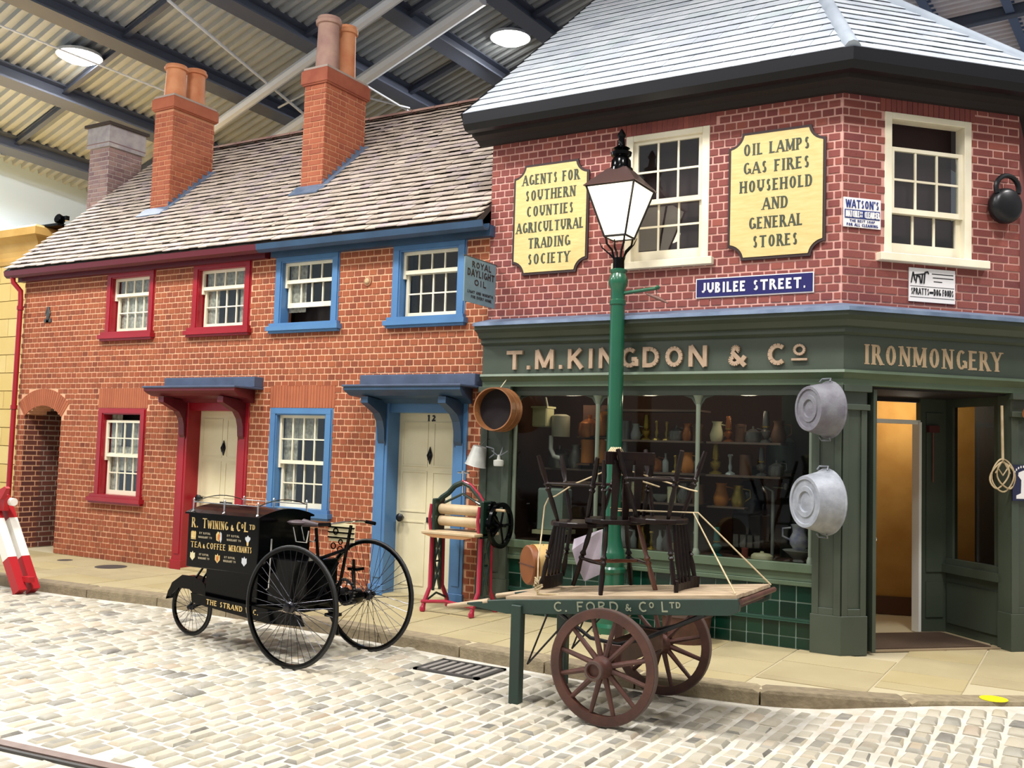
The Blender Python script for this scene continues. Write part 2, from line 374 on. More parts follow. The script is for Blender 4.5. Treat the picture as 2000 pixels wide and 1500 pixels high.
m_sett = M('granite_sett', 'b0a690', .6, pal=[(0, '66635c'), (.06, '7c786e'), (.13, '9f9988'), (.4, 'b0a998'), (.68, 'a8a08c'), (.82, 'b2a890'), (.88, 'a89680'), (.93, '949082'), (1, '5c5a54')], c2='c2bcac', scale=5, bump=.4, bscale=35)
m_grout = M('sandy_joint', 'cac6bc', .95, c2='bab2a0', scale=7, bump=.5, bscale=60)
m_rail = M('tram_rail_steel', '86746c', .5, metal=.3, c2='6f5c52', scale=8)
m_iron = M('drain_iron', '4c4a48', .6, metal=.3)
m_deck = M('cream_deck', 'b4babf', .6, c2='a8aeb2', scale=1.5)
m_deck2 = M('grey_deck', 'dcdae4', .6, c2='dccfd0', scale=1.5)
m_steel = M('slate_steel_paint', '565d6e', .5)
m_tubew = M('white_steel_paint', 'dde2ea', .45)
m_glass = glassmat('window_glass', (.95, .97, .97), .02)
m_glassd = glassmat('shop_glass', (.7, .72, .7), -.018)
m_chrome = M('chrome', 'd8d8da', .12, metal=1)
m_gold = M('gold_leaf', 'dcc48a', .45, c2='c9a458', scale=30)
m_lace = M('net_curtain', 'b4b0a0', .9, c2='7e7a6a', scale=22)
m_yel = M('yellow_stucco', 'e0c27c', .8, c2='d6b66c', scale=2)

# ------------------------------------------------------------------ hall shell
NL = Vector((0.2545, -0.08, -0.9638)).normalized()
BL = Vector((0.1, 1, -.078)); BL = (BL-NL*NL.dot(BL)).normalized(); AL = BL.cross(NL) * -1 if BL.cross(NL).x > 0 else BL.cross(NL)
P0 = Vector((-4, 3, 11.5))-NL*.3
def CE(s, t, d=0): return P0+AL*s+BL*t+NL*d          # s down towards the left wall, t away, d below the deck
def deck(name, mat, s0, s1, t0, t1, f, pitch=.2):
    mb = MB(); vs = []; n = int((t1-t0)/pitch); row = []
    for i in range(n):
        a = t0+i*pitch; row += [(a, 0), (a+pitch*.42, 0), (a+pitch*.52, .08), (a+pitch*.9, .08)]
    for (t, d) in row: vs += [f(s0, t, d), f(s1, t, d)]
    mb.add(vs, [(2*i, 2*i+1, 2*i+3, 2*i+2) for i in range(len(row)-1)]); o = mb.build(name, mat); o['kind'] = 'structure'; return o
ceil = deck('ceiling', m_deck, 17.5, 2.2, -17, 22, CE)
A2 = Vector((1, -.05, .03)).normalized(); P2 = CE(2.2, 0)
deck('ceiling', m_deck2, 0, 17, -17, 22, lambda s, t, d: P2+A2*s+BL*t+Vector((0, 0, -d)))
def ibeam(name, a, b, w, h, nrm, mat, parent=None):
    a, b = Vector(a), Vector(b); d = (b-a).normalized(); s = d.cross(nrm).normalized(); m = frameM(a, d, s, nrm); L = (b-a).length
    mb = MB(); mb.box(0, L, -w/2, w/2, 0, h*.12, m=m); mb.box(0, L, -w/2, w/2, h*.88, h, m=m); mb.box(0, L, -w*.12, w*.12, h*.1, h*.9, m=m)
    return mb.build(name, mat, parent)
for i, s in enumerate((15.5, 13.3, 11.1, 8.95, 7.25, 5.7, 3.8)):
    o = ibeam('roof_beam', CE(s, -16, .07), CE(s, 21, .07), .3, .34, NL, m_steel, ceil)
for (s0, s1, t) in [(16, 13.3, -1.35), (13.3, 11.1, -1.6), (11.1, 8.95, -1.75), (8.95, 7.25, 3.5), (15.5, 13.3, 1.2), (11.1, 8.95, 2.6), (7.25, 5.7, 1.6), (5.7, 3.6, 3.4), (8.95, 7.25, .6)]:
    ibeam('purlin', CE(s0, t, .08), CE(s1, t, .08), .1, .14, NL, m_steel, ceil)
def rod(name, a, b, r, mat, parent=None, n=8): return MB().tube([a, b], r, n).build(name, mat, parent, smooth=40)
rod('truss_tube', CE(13.5, .75, .75), CE(6.2, .45, .75), .1, m_tubew, ceil); rod('truss_tube', CE(14.5, 2.1, .75), CE(5.6, 1.6, .75), .12, m_tubew, ceil)
rod('tie_rod', CE(9.2, -2.2, .7), CE(10.4, 2.0, .7), .028, m_tubew, ceil); rod('tie_rod', CE(9.6, 1.2, .6), CE(8.9, 3.4, .6), .02, m_tubew, ceil)
rod('tie_rod', CE(10.6, 1.35, .6), CE(9.0, 1.5, .6), .02, m_tubew, ceil); rod('tie_rod', CE(8.9, 1.9, .6), CE(9.0, 3.6, .6), .02, m_tubew, ceil)
rod('conduit', CE(11.75, -4.0, .5), CE(11.6, 0.6, .5), .018, m_tubew, ceil)
f2 = lambda s, t, d=0: P2+A2*s+BL*t+Vector((0, 0, -d))
for s in (1.3, 2.65, 4.0, 5.4, 6.8, 8.6): ibeam('roof_beam', f2(s, -16, .05), f2(s, 21, .05), .16, .2, Vector((0, 0, -1)), M('blue_steel_paint', '5c6c8c', .5), ceil)
for t in (5.5, 9.2, 13.3): ibeam('purlin', f2(0, t, .05), f2(15, t, .05), .16, .25, Vector((0, 0, -1)), m_steel, ceil)
rod('truss_tube', f2(.3, 11.2, .8), f2(9, 10.9, .8), .09, m_tubew, ceil)
for s in (2.4, 4.6): rod('tie_rod', f2(s, 11.2, .8), f2(s+1.1, 13.2, .2), .035, m_tubew, ceil); rod('tie_rod', f2(s, 11.2, .8), f2(s-1.1, 13.2, .2), .035, m_tubew, ceil)
o = box('wall_left', M('white_hall_wall', 'd6eafc', .8), None, -20.3, -20, -18, 24, -.2, 9.2); o['kind'] = 'structure'
o = box('wall_back', M('grey_hall_wall', 'aab0b8', .8), None, -20, 12, 21, 21.3, -.2, 13); o['kind'] = 'structure'
for k, (p, lab) in enumerate([((-15.7, 1.9), 'round glowing hall lamp at top left, above the two-pot chimney'), ((-9.75, 6.95), 'round glowing hall lamp beside the slate roof, right of the tall chimney')]):
    s_, t_ = ((12.03, -2.03), (6.33, 3.57))[k]; p = CE(s_, t_, .22)
    l = root('ceiling_lamp', lab, 'lamp', p, group='round hall lamps under the roof')
    mm = TR(*p); MB().lathe([(.05, .2), (.12, .15), (.38, .06), (.4, 0)], 24, mm).build('housing', m_tubew, l, smooth=40)
    MB().lathe([(.36, .03), (.38, 0), (.26, -.07), (.02, -.1)], 24, mm).build('diffuser', M('lamp_glow', 'fffaf0', .5, emit=30), l, smooth=60)

# ------------------------------------------------------------------ ground
RZ = -.09
ms = []
EDGE = [(-16, -1.95), (-10.3, -1.88), (-8.6, -1.68), (-7, -1.69), (-5.3, -1.74), (-4.1, -1.86), (-2.8, -1.9), (-2.1, -1.78), (-1.5, -1.55), (-1.0, -1.38), (-.44, -.98), (1.2, .62), (3.5, 2.9)]
def edge_y(x):
    for a, b in zip(EDGE[:-1], EDGE[1:]):
        if a[0] <= x <= b[0]: return a[1]+(b[1]-a[1])*(x-a[0])/(b[0]-a[0])
    return 3
def sm(t): t = max(0, min(1, t)); return t*t*(3-2*t)
def rz(x, y): return RZ+.082*sm((x+1.9)/1.0)*sm(1-(edge_y(x)-y)/1.6) if x > -1.9 else RZ
gx = [-21, -12, -4, -1.9]+[-1.9+.2*k for k in range(1, 22)]+[8]; gy = [-16, -8, -4]+[-4+.2*k for k in range(1, 36)]+[12]
road = MB().add([(x_, y_, rz(x_, y_)-.012) for x_ in gx for y_ in gy], [(i*len(gy)+j, (i+1)*len(gy)+j, (i+1)*len(gy)+j+1, i*len(gy)+j+1) for i in range(len(gx)-1) for j in range(len(gy)-1)]).build('floor_road', m_grout); road['kind'] = 'structure'
def raily(x): return -5.46+(x+5.49)*.11+.012*(x+5)**2
x = -14.5; i = 0
while x < 1.5:
    wd = .103+random.uniform(-.008, .012); y = -6.6+random.uniform(0, .15)
    while y < 3:
        ln = random.uniform(.13, .2)
        yc = y+ln/2
        if yc+ln/2 > edge_y(x)-.02: break
        ok = abs(yc-.02-raily(x)) > ln/2+.05 or x < -8
        if -4.86 < x < -4.13 and -2.46 < yc < -1.9: ok = False
        if ok:
            t = Matrix.Rotation(random.uniform(-.07, .07), 4, 'Z') @ Matrix.Rotation(random.uniform(-.03, .03), 4, 'X')
            ms.append(TR(x+wd/2, yc, rz(x, yc)-.02+random.uniform(-.007, .006)) @ t @ Matrix.Diagonal((wd, ln, .045, 1)))
        y += ln+random.uniform(.018, .032)
    x += wd+.027
pieces('sett', ms, domed(.2, .1), m_sett, road, 300, 'setts', smooth=50)
# tram rail in the setts
pts = [(x_, raily(x_)) for x_ in np.linspace(-8, -1.5, 24)]
mb = sweep([(-.035, RZ-.03), (.035, RZ-.03), (.035, RZ+.008), (-.035, RZ+.008)], pts); o = mb.build('tram_rail', m_rail); tag(o, 'flush steel tram rail curving through the setts at the lower left', 'rail')
mb = sweep([(.05, RZ-.03), (.075, RZ-.03), (.075, RZ+.004), (.05, RZ+.004)], pts); mb.build('check_rail', m_iron, o)
# pavement
pts = [(x_, edge_y(x_)) for x_ in [-16]+[e[0] for e in EDGE[1:]]]
mb = MB(); poly = [(x_, y_+.1, -.006) for x_, y_ in pts]+[(3.5, 9, -.006), (-16, 9, -.006)]
mb.ext([(p[0], p[1], -.2) for p in poly], (0, 0, .194)); pav = mb.build('floor_pavement', m_joint); pav['kind'] = 'structure'
ms = []; x = -15.6
while x < 3:       # flagstones laid across the pavement in uneven widths
    wd = random.uniform(.5, .85); y = 0.6 if x > -1.9 else (0.0); ytop = 3 if x > -2 else 0
    y = ytop
    while True:
        ln = random.uniform(.45, .8); yb = y-ln; lim = max(edge_y(x+.02), edge_y(x+wd-.02))+.2
        if yb < lim+.15: yb = lim
        if y-yb > .1:
            ms.append(TR(x+wd/2, (y+yb)/2, -.012+random.uniform(-.001, .0015)) @ Matrix.Rotation(random.uniform(-.004, .004), 4, 'Z') @ Matrix.Diagonal((wd-.016, y-yb-.016, .024, 1)))
        y = yb
        if yb <= lim+1e-6: break
    x += wd
pieces('flagstone', ms, domed(.01, .4), m_flag, pav, 300)
# kerb stones following the edge
L_ = []; cur = Vector((-16, -1.95)); seg = 0
path = [Vector(e) for e in EDGE]; d = 0
def along_path(s):
    for a, b in zip(path[:-1], path[1:]):
        l = (b-a).length
        if s <= l: return a+(b-a)*s/l, (b-a).normalized()
        s -= l
    return path[-1], (path[-1]-path[-2]).normalized()
s = .1; ms = []
while s < 19.6:
    ln = random.uniform(.75, 1.05); p, dv = along_path(s+ln/2); p0, _d = along_path(s); p1, _d = along_path(s+ln)
    dv = (p1-p0).normalized(); nrm = Vector((-dv.y, dv.x)); c = (p0+p1)/2+nrm*.1
    kz = .0 if p.x < -1.2 else -.0
    hh = .13 if p.x < -1.3 else .06
    ms.append(frameM((c.x, c.y, -.05+.004), (dv.x, dv.y, 0), (nrm.x, nrm.y, 0), (0, 0, 1)) @ Matrix.Diagonal(((p1-p0).length-.015, .21, .11, 1)))
    s += ln
pieces('kerbstone', ms, domed(.05, .3), m_kerb, pav, 300)
# road ramps up to a flush kerb at the corner
# drain
dr = root('drain_grate', 'square cast iron drain grate in the gutter, left of the handcart', 'drain', (-4.45, -2.18, RZ))
mb = MB(); mb.box(-4.76, -4.14, -2.4, -2.36, RZ-.03, RZ+.004); mb.box(-4.76, -4.14, -2.0, -1.96, RZ-.03, RZ+.004); mb.box(-4.76, -4.72, -2.4, -1.96, RZ-.03, RZ+.004); mb.box(-4.18, -4.14, -2.4, -1.96, RZ-.03, RZ+.004)
mb.build('frame', m_iron, dr)
for k in range(7): box('bar', M('worn_bar', '8a8680', .5), dr, -4.7+k*.083-.02, -4.7+k*.083+.02, -2.37, -1.98, RZ-.008, RZ+.002)
box('pit_shade', m_dark, dr, -4.73, -4.17, -2.37, -1.99, RZ-.0115, RZ-.0085)  # thin dark sheet stands in for the shade below the bars
for (x_, y_, r_, lab) in ((-11.1, -.43, .2, 'round iron cover in the pavement under the red sash window'), (-12.1, -.4, .1, 'small round iron cover in the pavement by the arched passage')):
    MB().lathe([(r_, -.004), (r_, .003), (r_*.9, .004), (.01, .004)], 28, TR(x_, y_, 0)).build('pavement_cover', m_iron)
    tag(bpy.data.objects[[o.name for o in C.objects if o.name.startswith('pavement_cover')][-1]], lab, 'manhole cover')
o = MB().lathe([(.095, .0), (.095, .0035), (.01, .0035)], 28, TR(-.63, -.98, .011)).build('floor_sticker', M('yellow_vinyl', 'f2e21c', .5)); tag(o, 'round yellow floor sticker on the pavement at lower right', 'sticker')

# ------------------------------------------------------------------ windows
def sash(win, x0, x1, z0, z1, y, cols, rows, mat, fr=FB, bottom=.05, top=.035, stile=.035, bar=.016, gl=None, horns=False, t=.035):
    s = MB()
    B = lambda a, b, c, d, e=0, f_=0: s.box(a, b, -(y+t)+e, -y-f_, c, d, m=fr)
    B(x0, x0+stile, z0, z1); B(x1-stile, x1, z0, z1); B(x0+stile, x1-stile, z0, z0+bottom); B(x0+stile, x1-stile, z1-top, z1)
    gw = (x1-x0-2*stile)/cols; gh = (z1-z0-bottom-top)/rows
    for i in range(1, cols): B(x0+stile+gw*i-bar/2, x0+stile+gw*i+bar/2, z0+bottom, z1-top, .008, .006)
    for j in range(1, rows): B(x0+stile, x1-stile, z0+bottom+gh*j-bar/2, z0+bottom+gh*j+bar/2, .009, .007)
    if horns: B(x0, x0+stile, z0-.05, z0); B(x1-stile, x1, z0-.05, z0)
    s.build('sash', mat, win)
    for i in range(cols):
        for j in range(rows):
            MB().box(x0+stile+gw*i, x0+stile+gw*(i+1), -(y+t*.6), -(y+t*.5), z0+bottom+gh*j, z0+bottom+gh*(j+1), m=fr).build('pane', gl or m_glass, win)
def cottage_window(par, x0, x1, z0, z1, cm, conf, sillx, curtain=None, lab=None, jw=.115):
    """casing box set flush in the wall, sashes behind"""
    win = MB(); d = .13
    win.box(x0, x0+jw, -.012-0, d, z0, z1).box(x1-jw, x1, -.012, d, z0, z1).box(x0+jw, x1-jw, -.012, d, z1-jw*.75, z1)
    win.box(x0+.02, x0+jw-.02, -.025, -.01, z0, z1-.07).box(x1-jw+.02, x1-.02, -.025, -.01, z0, z1-.07).box(x0+.02, x1-.02, -.027, -.01, z1-.07, z1-.015)
    w_ = win.build('window', cm, par, label=lab)
    s = MB(); s.box(sillx[0], sillx[1], -.09, .12, z0-.055, z0); s.box(sillx[0]+.03, sillx[1]-.03, -.06, .12, z0, z0+.04); s.box(sillx[0]+.02, sillx[1]-.02, -.06, 0, z0-.085, z0-.055)
    s.build('sill', cm, w_)
    a, b = x0+jw, x1-jw; zt = z1-jw*.75; zb = z0+.04
    for (f0, f1, cols, rows, front, horns) in conf:
        za, zb2 = zb+(zt-zb)*f0, zb+(zt-zb)*f1
        sash(w_, a+(.0 if front else .02), b-(.0 if front else .02), za, zb2, .045 if front else .085, cols, rows, m_cream, horns=horns, bottom=.045 if front else .06)
    if curtain:
        mb = MB()
        for (c0, c1, e0, e1) in curtain:
            n = 14; vs = []
            for i in range(n+1):
                xx = a+(b-a)*(c0+(c1-c0)*i/n); yy = .137+.008*math.sin(i*2.2)
                vs += [(xx, yy, zb+(zt-zb)*e0), (xx, yy, zb+(zt-zb)*e1)]
            mb.add(vs, [(2*i, 2*i+1, 2*i+3, 2*i+2) for i in range(n)])
        mb.build('curtain', m_lace, w_)
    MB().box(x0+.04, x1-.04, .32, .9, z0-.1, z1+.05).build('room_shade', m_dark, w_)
    return w_
UPC = [(.0, .70, 4, 2, False, False), (.66, 1.0, 4, 1, True, True)]

# ------------------------------------------------------------------ cottages
XA, XM, XB = -14.0, -8.93, -5.66
WT = 4.1
hr = root('cottage', 'orange brick cottage with red window frames, red door case and an arched passage', 'house', (-11.5, 0, 0))
hb = root('cottage', 'orange brick cottage with blue window frames and blue door case, next to the shop', 'house', (-7.3, 0, 0))
def archz(x): return 1.97+.16*(1-((x+13.38)/.44)**2)
HR = [(-13.82, -12.94, 0, 2.14), (-12.07, -11.06, 3.1, 4.03), (-10.31, -9.24, 3.1, 4.03), (-12.1, -11.1, .84, 2.1), (-10.44, -9.16, 0, 2.3)]
HB = [(-8.82, -7.78, 3.1, 4.03), (-6.98, -5.96, 3.1, 4.03), (-8.8, -7.79, .87, 2.12), (-7.13, -5.87, 0, 2.3)]
wr = slab(FB, XA, XM, 0, WT, .3, HR)
# fill above the passage arch crown
n = 10
for i in range(n):
    a = -13.82+.88*i/n; b = -13.82+.88*(i+1)/n; wr.box(a, b, 0, .3, (archz(a)+archz(b))/2+.005, 2.15)
wr = wr.build('wall', m_mort_o, hr); wb = slab(FB, XM, XB, 0, WT, .3, HB).build('wall', m_mort_o, hb)
arcH = (-13.98, -12.78, 1.9, 2.34)
bk = [b_ for b_ in bricks(FB, XA, XM, .0, WT, [(-13.82, -12.94, 0, 1.98)]+HR[1:]+[(-12.12, -11.08, 2.1, 2.385)]) if not (b_.translation.z > 1.94 and (b_.translation.x+13.38)**2+(b_.translation.z-1.45)**2 < .955**2 and abs(b_.translation.x+13.38) < math.tan(R(43))*(b_.translation.z-1.45)) and not (b_.translation.z > 1.94 and abs(b_.translation.x+13.38) < .45 and b_.translation.z < archz(b_.translation.x)+.05)]
pieces('brick', bk, UCUBE, m_brick_o, wr, 300, 'brickwork')
pieces('brick', bricks(FB, XM, XB, .0, WT, HB+[(-8.82, -7.77, 2.1, 2.405)]), UCUBE, m_brick_o, wb, 300, 'brickwork')
def flat_arch(par, fr, x0, x1, z0, z1, mat, splay=.08, n=22):
    mb = MB()
    for i in range(n):
        a = x0+(x1-x0)*i/n+.003; b = x0+(x1-x0)*(i+1)/n-.003; k = lambda q: (q-(x0+x1)/2)/((x1-x0)/2)*splay
        poly = [fr @ Vector((p, -.002, z)) for p, z in ((a, z0), (b, z0), (b+k(b), z1), (a+k(a), z1))]
        mb.ext(poly, (fr @ Vector((0, .01, 0)))-(fr @ Vector((0, 0, 0))))
    o = mb.build('window_arch', mat, par); o['kind'] = 'stuff'; return o
flat_arch(hr, FB, -12.12, -11.08, 2.105, 2.38, m_brick_g, .0); flat_arch(hb, FB, -8.82, -7.77, 2.125, 2.4, m_brick_g, .0)
mb = MB()
for i in range(24):     # segmental passage arch
    c = Vector((-13.38, 1.97+.16-.68)); a0 = R(90-40.3+80.6*i/24+.25); a1 = R(90-40.3+80.6*(i+1)/24-.25)
    P_ = lambda r, a: (c.x+r*math.cos(a), .002, c.y+r*math.sin(a))
    mb.ext([P_(.68, a0), P_(.68, a1), P_(.93, a1), P_(.93, a0)], (0, -.012, 0))
o = mb.build('passage_arch', m_brick_g, hr); o['kind'] = 'stuff'
# passage interior
pz = MB(); pz.box(-14.0, -13.82, .3, 3.2, 0, 2.3); pz.box(-12.94, -12.7, .3, 3.2, 0, 2.3); pz.box(-13.9, -12.8, 3.2, 3.4, 0, 2.3); pz.box(-14, -12.7, .3, 3.3, 2.1, 2.3)
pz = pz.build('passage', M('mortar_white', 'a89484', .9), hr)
FP = frameM((-13.82, 0, 0), (0, 1, 0), (1, 0, 0), (0, 0, 1))
pieces('passage_brick', bricks(FP, 0.0, 3.1, 0, 2.08, [], bond='flemish'), UCUBE, M('brick_passage_shaded', '6c3428', .9, pal=[(0, '482420'), (.5, '603024'), (1, '40201c')], c2='6c3628', scale=4), pz, 300, 'passage_brickwork')  # bricks darkened so their colour carries the shadow of the passage
FQ = frameM((-12.9, 3.2, 0), (-1, 0, 0), (0, -1, 0), (0, 0, 1))
cottage_window(hr, -12.07, -11.06, 3.13, 4.02, m_redp, UPC, (-12.13, -11.01), [(0, 1, .0, 1)], 'red window frame, upper left, with lace curtain')
cottage_window(hr, -10.31, -9.24, 3.13, 4.02, m_redp, UPC, (-10.37, -9.19), [(0, .3, 0, 1), (.75, 1, 0, 1), (0, 1, .68, 1)], 'red window frame, upper right')
cottage_window(hr, -12.1, -11.1, .86, 2.1, m_redp, [(.0, .52, 4, 2, False, False), (.47, .93, 4, 2, True, True)], (-12.17, -11.05), [(0, .3, 0, 1), (0, 1, .3, .6), (.55, .8, .6, .9)], 'red ground floor window frame with lowered top sash')
cottage_window(hb, -8.82, -7.78, 3.13, 4.02, m_bluep, [(.27, .72, 4, 1, False, False), (.66, 1.0, 4, 1, True, True)], (-8.88, -7.72), [(0, .35, .2, 1)], 'blue window frame with raised bottom sash')
cottage_window(hb, -6.98, -5.96, 3.13, 4.02, m_bluep, UPC, (-7.04, -5.92), None, 'blue window frame, upper right, beside the hanging oil sign')
cottage_window(hb, -8.8, -7.79, .87, 2.12, m_bluep, [(.0, .5, 4, 2, False, False), (.47, 1.0, 4, 2, True, True)], (-8.87, -7.74), [(0, .3, 0, 1), (.3, .7, .75, 1), (.9, 1, .5, 1)], 'blue ground floor window frame')
def door_case(par, x0, x1, cm, cdark, cx0, cx1, cy, num, kn):
    d = MB(); j = .18
    for a, b in ((x0, x0+j), (x1-j, x1)):
        d.box(a, b, -.02, .24, 0, 2.2); d.box(a-.015, b+.015, -.035, .02, 0, .12); d.box(a+.04, b-.04, -.03, 0, .2, 1.75)
    d.box(x0+j, x1-j, .02, .24, 2.08, 2.3)
    case = d.build('door_case', cm, par, bev=.004)
    for a, sgn in ((x0+j*.3, 1), (x1-j*.85, -1)):      # scrolled brackets under the canopy
        prof = [(-.02, 1.7), (-.05, 1.76), (-.06, 1.88), (-.09, 1.98), (-.15, 2.06), (-cy*.6, 2.12), (-cy*.85, 2.17), (-cy*.85, 2.24), (0, 2.2), (0, 1.7)]
        MB().ext([(a, -abs(q[0]) if q[0] else 0, q[1]) for q in prof], (.1, 0, 0)).build('bracket', cdark, case)
    # canopy: moulded hood with lead top
    prof = [(0, 2.18), (.06, 2.18), (.12, 2.22), (cy*.8, 2.25), (cy-.04, 2.28), (cy, 2.31), (cy, 2.345), (0, 2.36)]
    pth = [(cx0, .0), (cx0, -.001), (cx1, -.001), (cx1, .0)]
    mb = MB(); vs = []; k = len(prof)
    for (px, sx) in ((cx0, -1), (cx1, 1)):
        for o_, z_ in prof: vs.append((px+sx*(o_-cy)*.28, -o_, z_))
    mb.add(vs, [(j_, (j_+1) % k, k+(j_+1) % k, k+j_) for j_ in range(k)]+[tuple(range(k)), tuple(range(2*k-1, k-1, -1))])
    can = mb.build('canopy', cdark, par)
    l = MB(); l.box(cx0, cx1, -.16, 0, 2.37, 2.5); l.box(cx0-.02, cx1+.01, -cy-.015, 0, 2.345, 2.37); l.build('lead_cover', M('lead_dark', '47546c', .6, c2='3c485e', scale=5, bump=.3, bscale=15), can, bev=.006)
    # door leaf
    a, b = x0+j, x1-j
    D_ = MB(); D_.box(a, b, .2, .25, .02, 2.08); D = D_.build('door', m_door, par)
    w_ = b-a; mb = MB()
    for (p0, p1, q0, q1) in ((.06, .46, 1.47, 1.98), (.54, .94, 1.47, 1.98), (.06, .46, .95, 1.42), (.54, .94, .95, 1.42), (.06, .46, .12, .85), (.54, .94, .12, .85)):
        X0, X1 = a+p0*w_, a+p1*w_
        for (c0, c1, e0, e1) in ((X0, X1, q0, q0+.018), (X0, X1, q1-.018, q1), (X0, X0+.018, q0+.018, q1-.018), (X1-.018, X1, q0+.018, q1-.018)): mb.box(c0, c1, .193, .2, e0, e1)
    mb.build('moulding', m_door, D)
    mid = (a+b)/2
    k = MB(); k.lathe([(.005, 0), (.03, .01), (.034, .02), (.01, .03)], 12, along((mid, .2, 1.6), (0, -1, 0)))
    k.ext([(mid, .196, 1.70), (mid+.035, .196, 1.6), (mid, .196, 1.5), (mid-.035, .196, 1.6)], (0, -.012, 0)); k.tube([(mid, .18, 1.66), (mid+.02, .165, 1.6), (mid, .16, 1.55), (mid-.02, .165, 1.6), (mid, .18, 1.66)], .007, 6)
    k.build('knocker', m_blackm, D, smooth=40)
    MB().lathe([(.012, 0), (.015, .03), (.042, .05), (.047, .08), (.025, .1), (.003, .102)], 16, along((a+.1, .2, .88 if num else .93), (0, -1, 0))).build('door_knob', m_blackm, D, smooth=50)
    MB().box(mid-.02, mid+.2, .19, .2, .84, .9).build('letter_box', m_blackm, D)
    MB().box(a, b, -.03, .24, 0, .025).build('doorstep', m_flag, D)
    if num:
        t = MB(); text(t, num, FB, mid-.06, mid+.06, 1.99, .07, .26, .006, True, off=-.2); t.build('house_number', m_blackm, D)
    return can
door_case(hr, -10.44, -9.16, m_redp, M('dark_red_paint', '580c1a', .45), -10.59, -8.95, .48, None, 0)
door_case(hb, -7.13, -5.87, m_bluep, m_dbluep, -7.28, -5.7, .44, '12', 1)
# eaves: fascia and half-round gutter
for par, a, b, cm, nm in ((hr, -14.15, XM, M('dark_red_paint', ''), 'red'), (hb, XM, -5.6, m_dbluep, 'blue')):
    sweep([(0, 4.0), (.1, 4.0), (.1, 4.12), (0, 4.12)], [(a+.1, 0), (b, 0)]).build('fascia', cm, par)
    g = [(.12, 4.13), (.13, 4.07), (.17, 4.045), (.22, 4.04), (.26, 4.07), (.275, 4.14), (.265, 4.14), (.25, 4.09), (.2, 4.06), (.14, 4.08), (.13, 4.13)]
    g = [(o_, z_) for o_, z_ in g]; sweep(g, [(a, 0), (b, 0)]).build('gutter', cm, par)
dp = MB().tube([(-14.02, -.2, 4.06), (-14.02, -.19, 3.98), (-13.98, -.09, 3.86), (-13.97, -.085, 3.7), (-13.97, -.085, .0)], .038, 10)
for z in (.35, 2.1, 3.6): dp.lathe([(.05, -.03), (.05, .03)], 10, TR(-13.97, -.085, z))
dp.build('downpipe', m_redp, hr, smooth=40)
o = MB().lathe([(.055, 0), (.055, .015), (.035, .02)], 16, along((-7.34, -.004, 3.62), (0, -1, 0))).build('wall_vent', M('stone_vent', '9c6c4c', .8), hb, smooth=40)
MB().lathe([(.02, 0), (.034, .01), (.02, .02)], 12, along((-7.34, -.02, 3.62), (0, -1, 0))).build('vent_plug', M('vent_cream', 'b8a078', .7), o)
mb = MB(); mb.tube([(-13.38, -.02, 3.6), (-13.43, -.02, 3.5), (-13.38, -.02, 3.4), (-13.33, -.02, 3.5), (-13.38, -.02, 3.6)], .012, 6); mb.box(-13.41, -13.35, -.025, 0, 3.37, 3.6); mb.box(-13.46, -13.3, -.025, 0, 3.37, 3.42)
mb.build('fire_mark', m_iron, hr)
# roof A
TA = R(42); SL = 3.62
FRA = lambda x: frameM((x, -.27, 4.15), (1, 0, 0), (0, math.cos(TA), math.sin(TA)), (0, -math.sin(TA), math.cos(TA)))
for par, a, b in ((hr, -14.12, XM), (hb, XM, XB)):
    fr = FRA(0); s_ = MB(); s_.box(a, b, 0, SL, -.06, -.005, m=fr)
    s_.box(a, b, -.01, .02, 0, 4.4, m=frameM((0, 2.4, 2.2), (1, 0, 0), (0, 1, 0), (0, 0, 1)))
    rf = s_.build('roof', m_under, par)
    ms = []; r = 0; y = 0
    while y < SL-.03:
        x = a+(-.08 if r % 2 else 0)-random.uniform(0, .02)
        while x < b-.02:
            tw = .165+random.uniform(-.02, .02); p, q = max(a, x), min(b, x+tw)
            inch = False
            for (c0, c1, cy0, cy1) in ((-12.3, -11.86, .8, 1.62), (-9.24, -8.82, .8, 1.62)):
                yy = -.27+(y+.07)*math.cos(TA)
                if c0+.02 < (p+q)/2 < c1-.02 and cy0 < yy < cy1: inch = True
            if q-p > .03 and not inch:
                ms.append(fr @ TR((p+q)/2, y+.085+random.uniform(-.007, .007), .016+random.uniform(-.003, .005)) @ Matrix.Rotation(R(12.5)+random.uniform(-.03, .03), 4, 'X').inverted() @ Matrix.Rotation(random.uniform(-.02, .02), 4, 'Z') @ Matrix.Diagonal((q-p-.005, .175, .012, 1)))
            x += tw
        y += .128; r += 1
    pieces('roof_tile', ms, UCUBE, m_tileA, rf, 300, 'roof_tiles')
    ms = []
    top = fr @ Vector((0, SL, .02)); x = a
    while x < b: ms.append(TR(x+.2, top.y, top.z+.02) @ Matrix.Diagonal((.39, 1, 1, 1))); x += .4
    RT = ([(sx, .13*math.sin(R(t)), .07*math.cos(R(t))-.05) for sx in (-.5, .5) for t in (-90, -50, 0, 50, 90)], [(i, i+1, i+6, i+5) for i in range(4)]+[(0, 1, 2, 3, 4), (9, 8, 7, 6, 5)])
    pieces('ridge_tile', ms, RT, m_terra2, rf, 300)
# verge board
box('verge_board', m_under, hr, -14.14, -14.1, 0, SL, -.14, -.0, m=FRA(0))
MB().ext([(-14.1, .1, 4.0), (-14.1, 2.4, 4.0), (-14.1, 2.4, 6.5)], (.08, 0, 0)).build('gable', m_brick_o, hr)
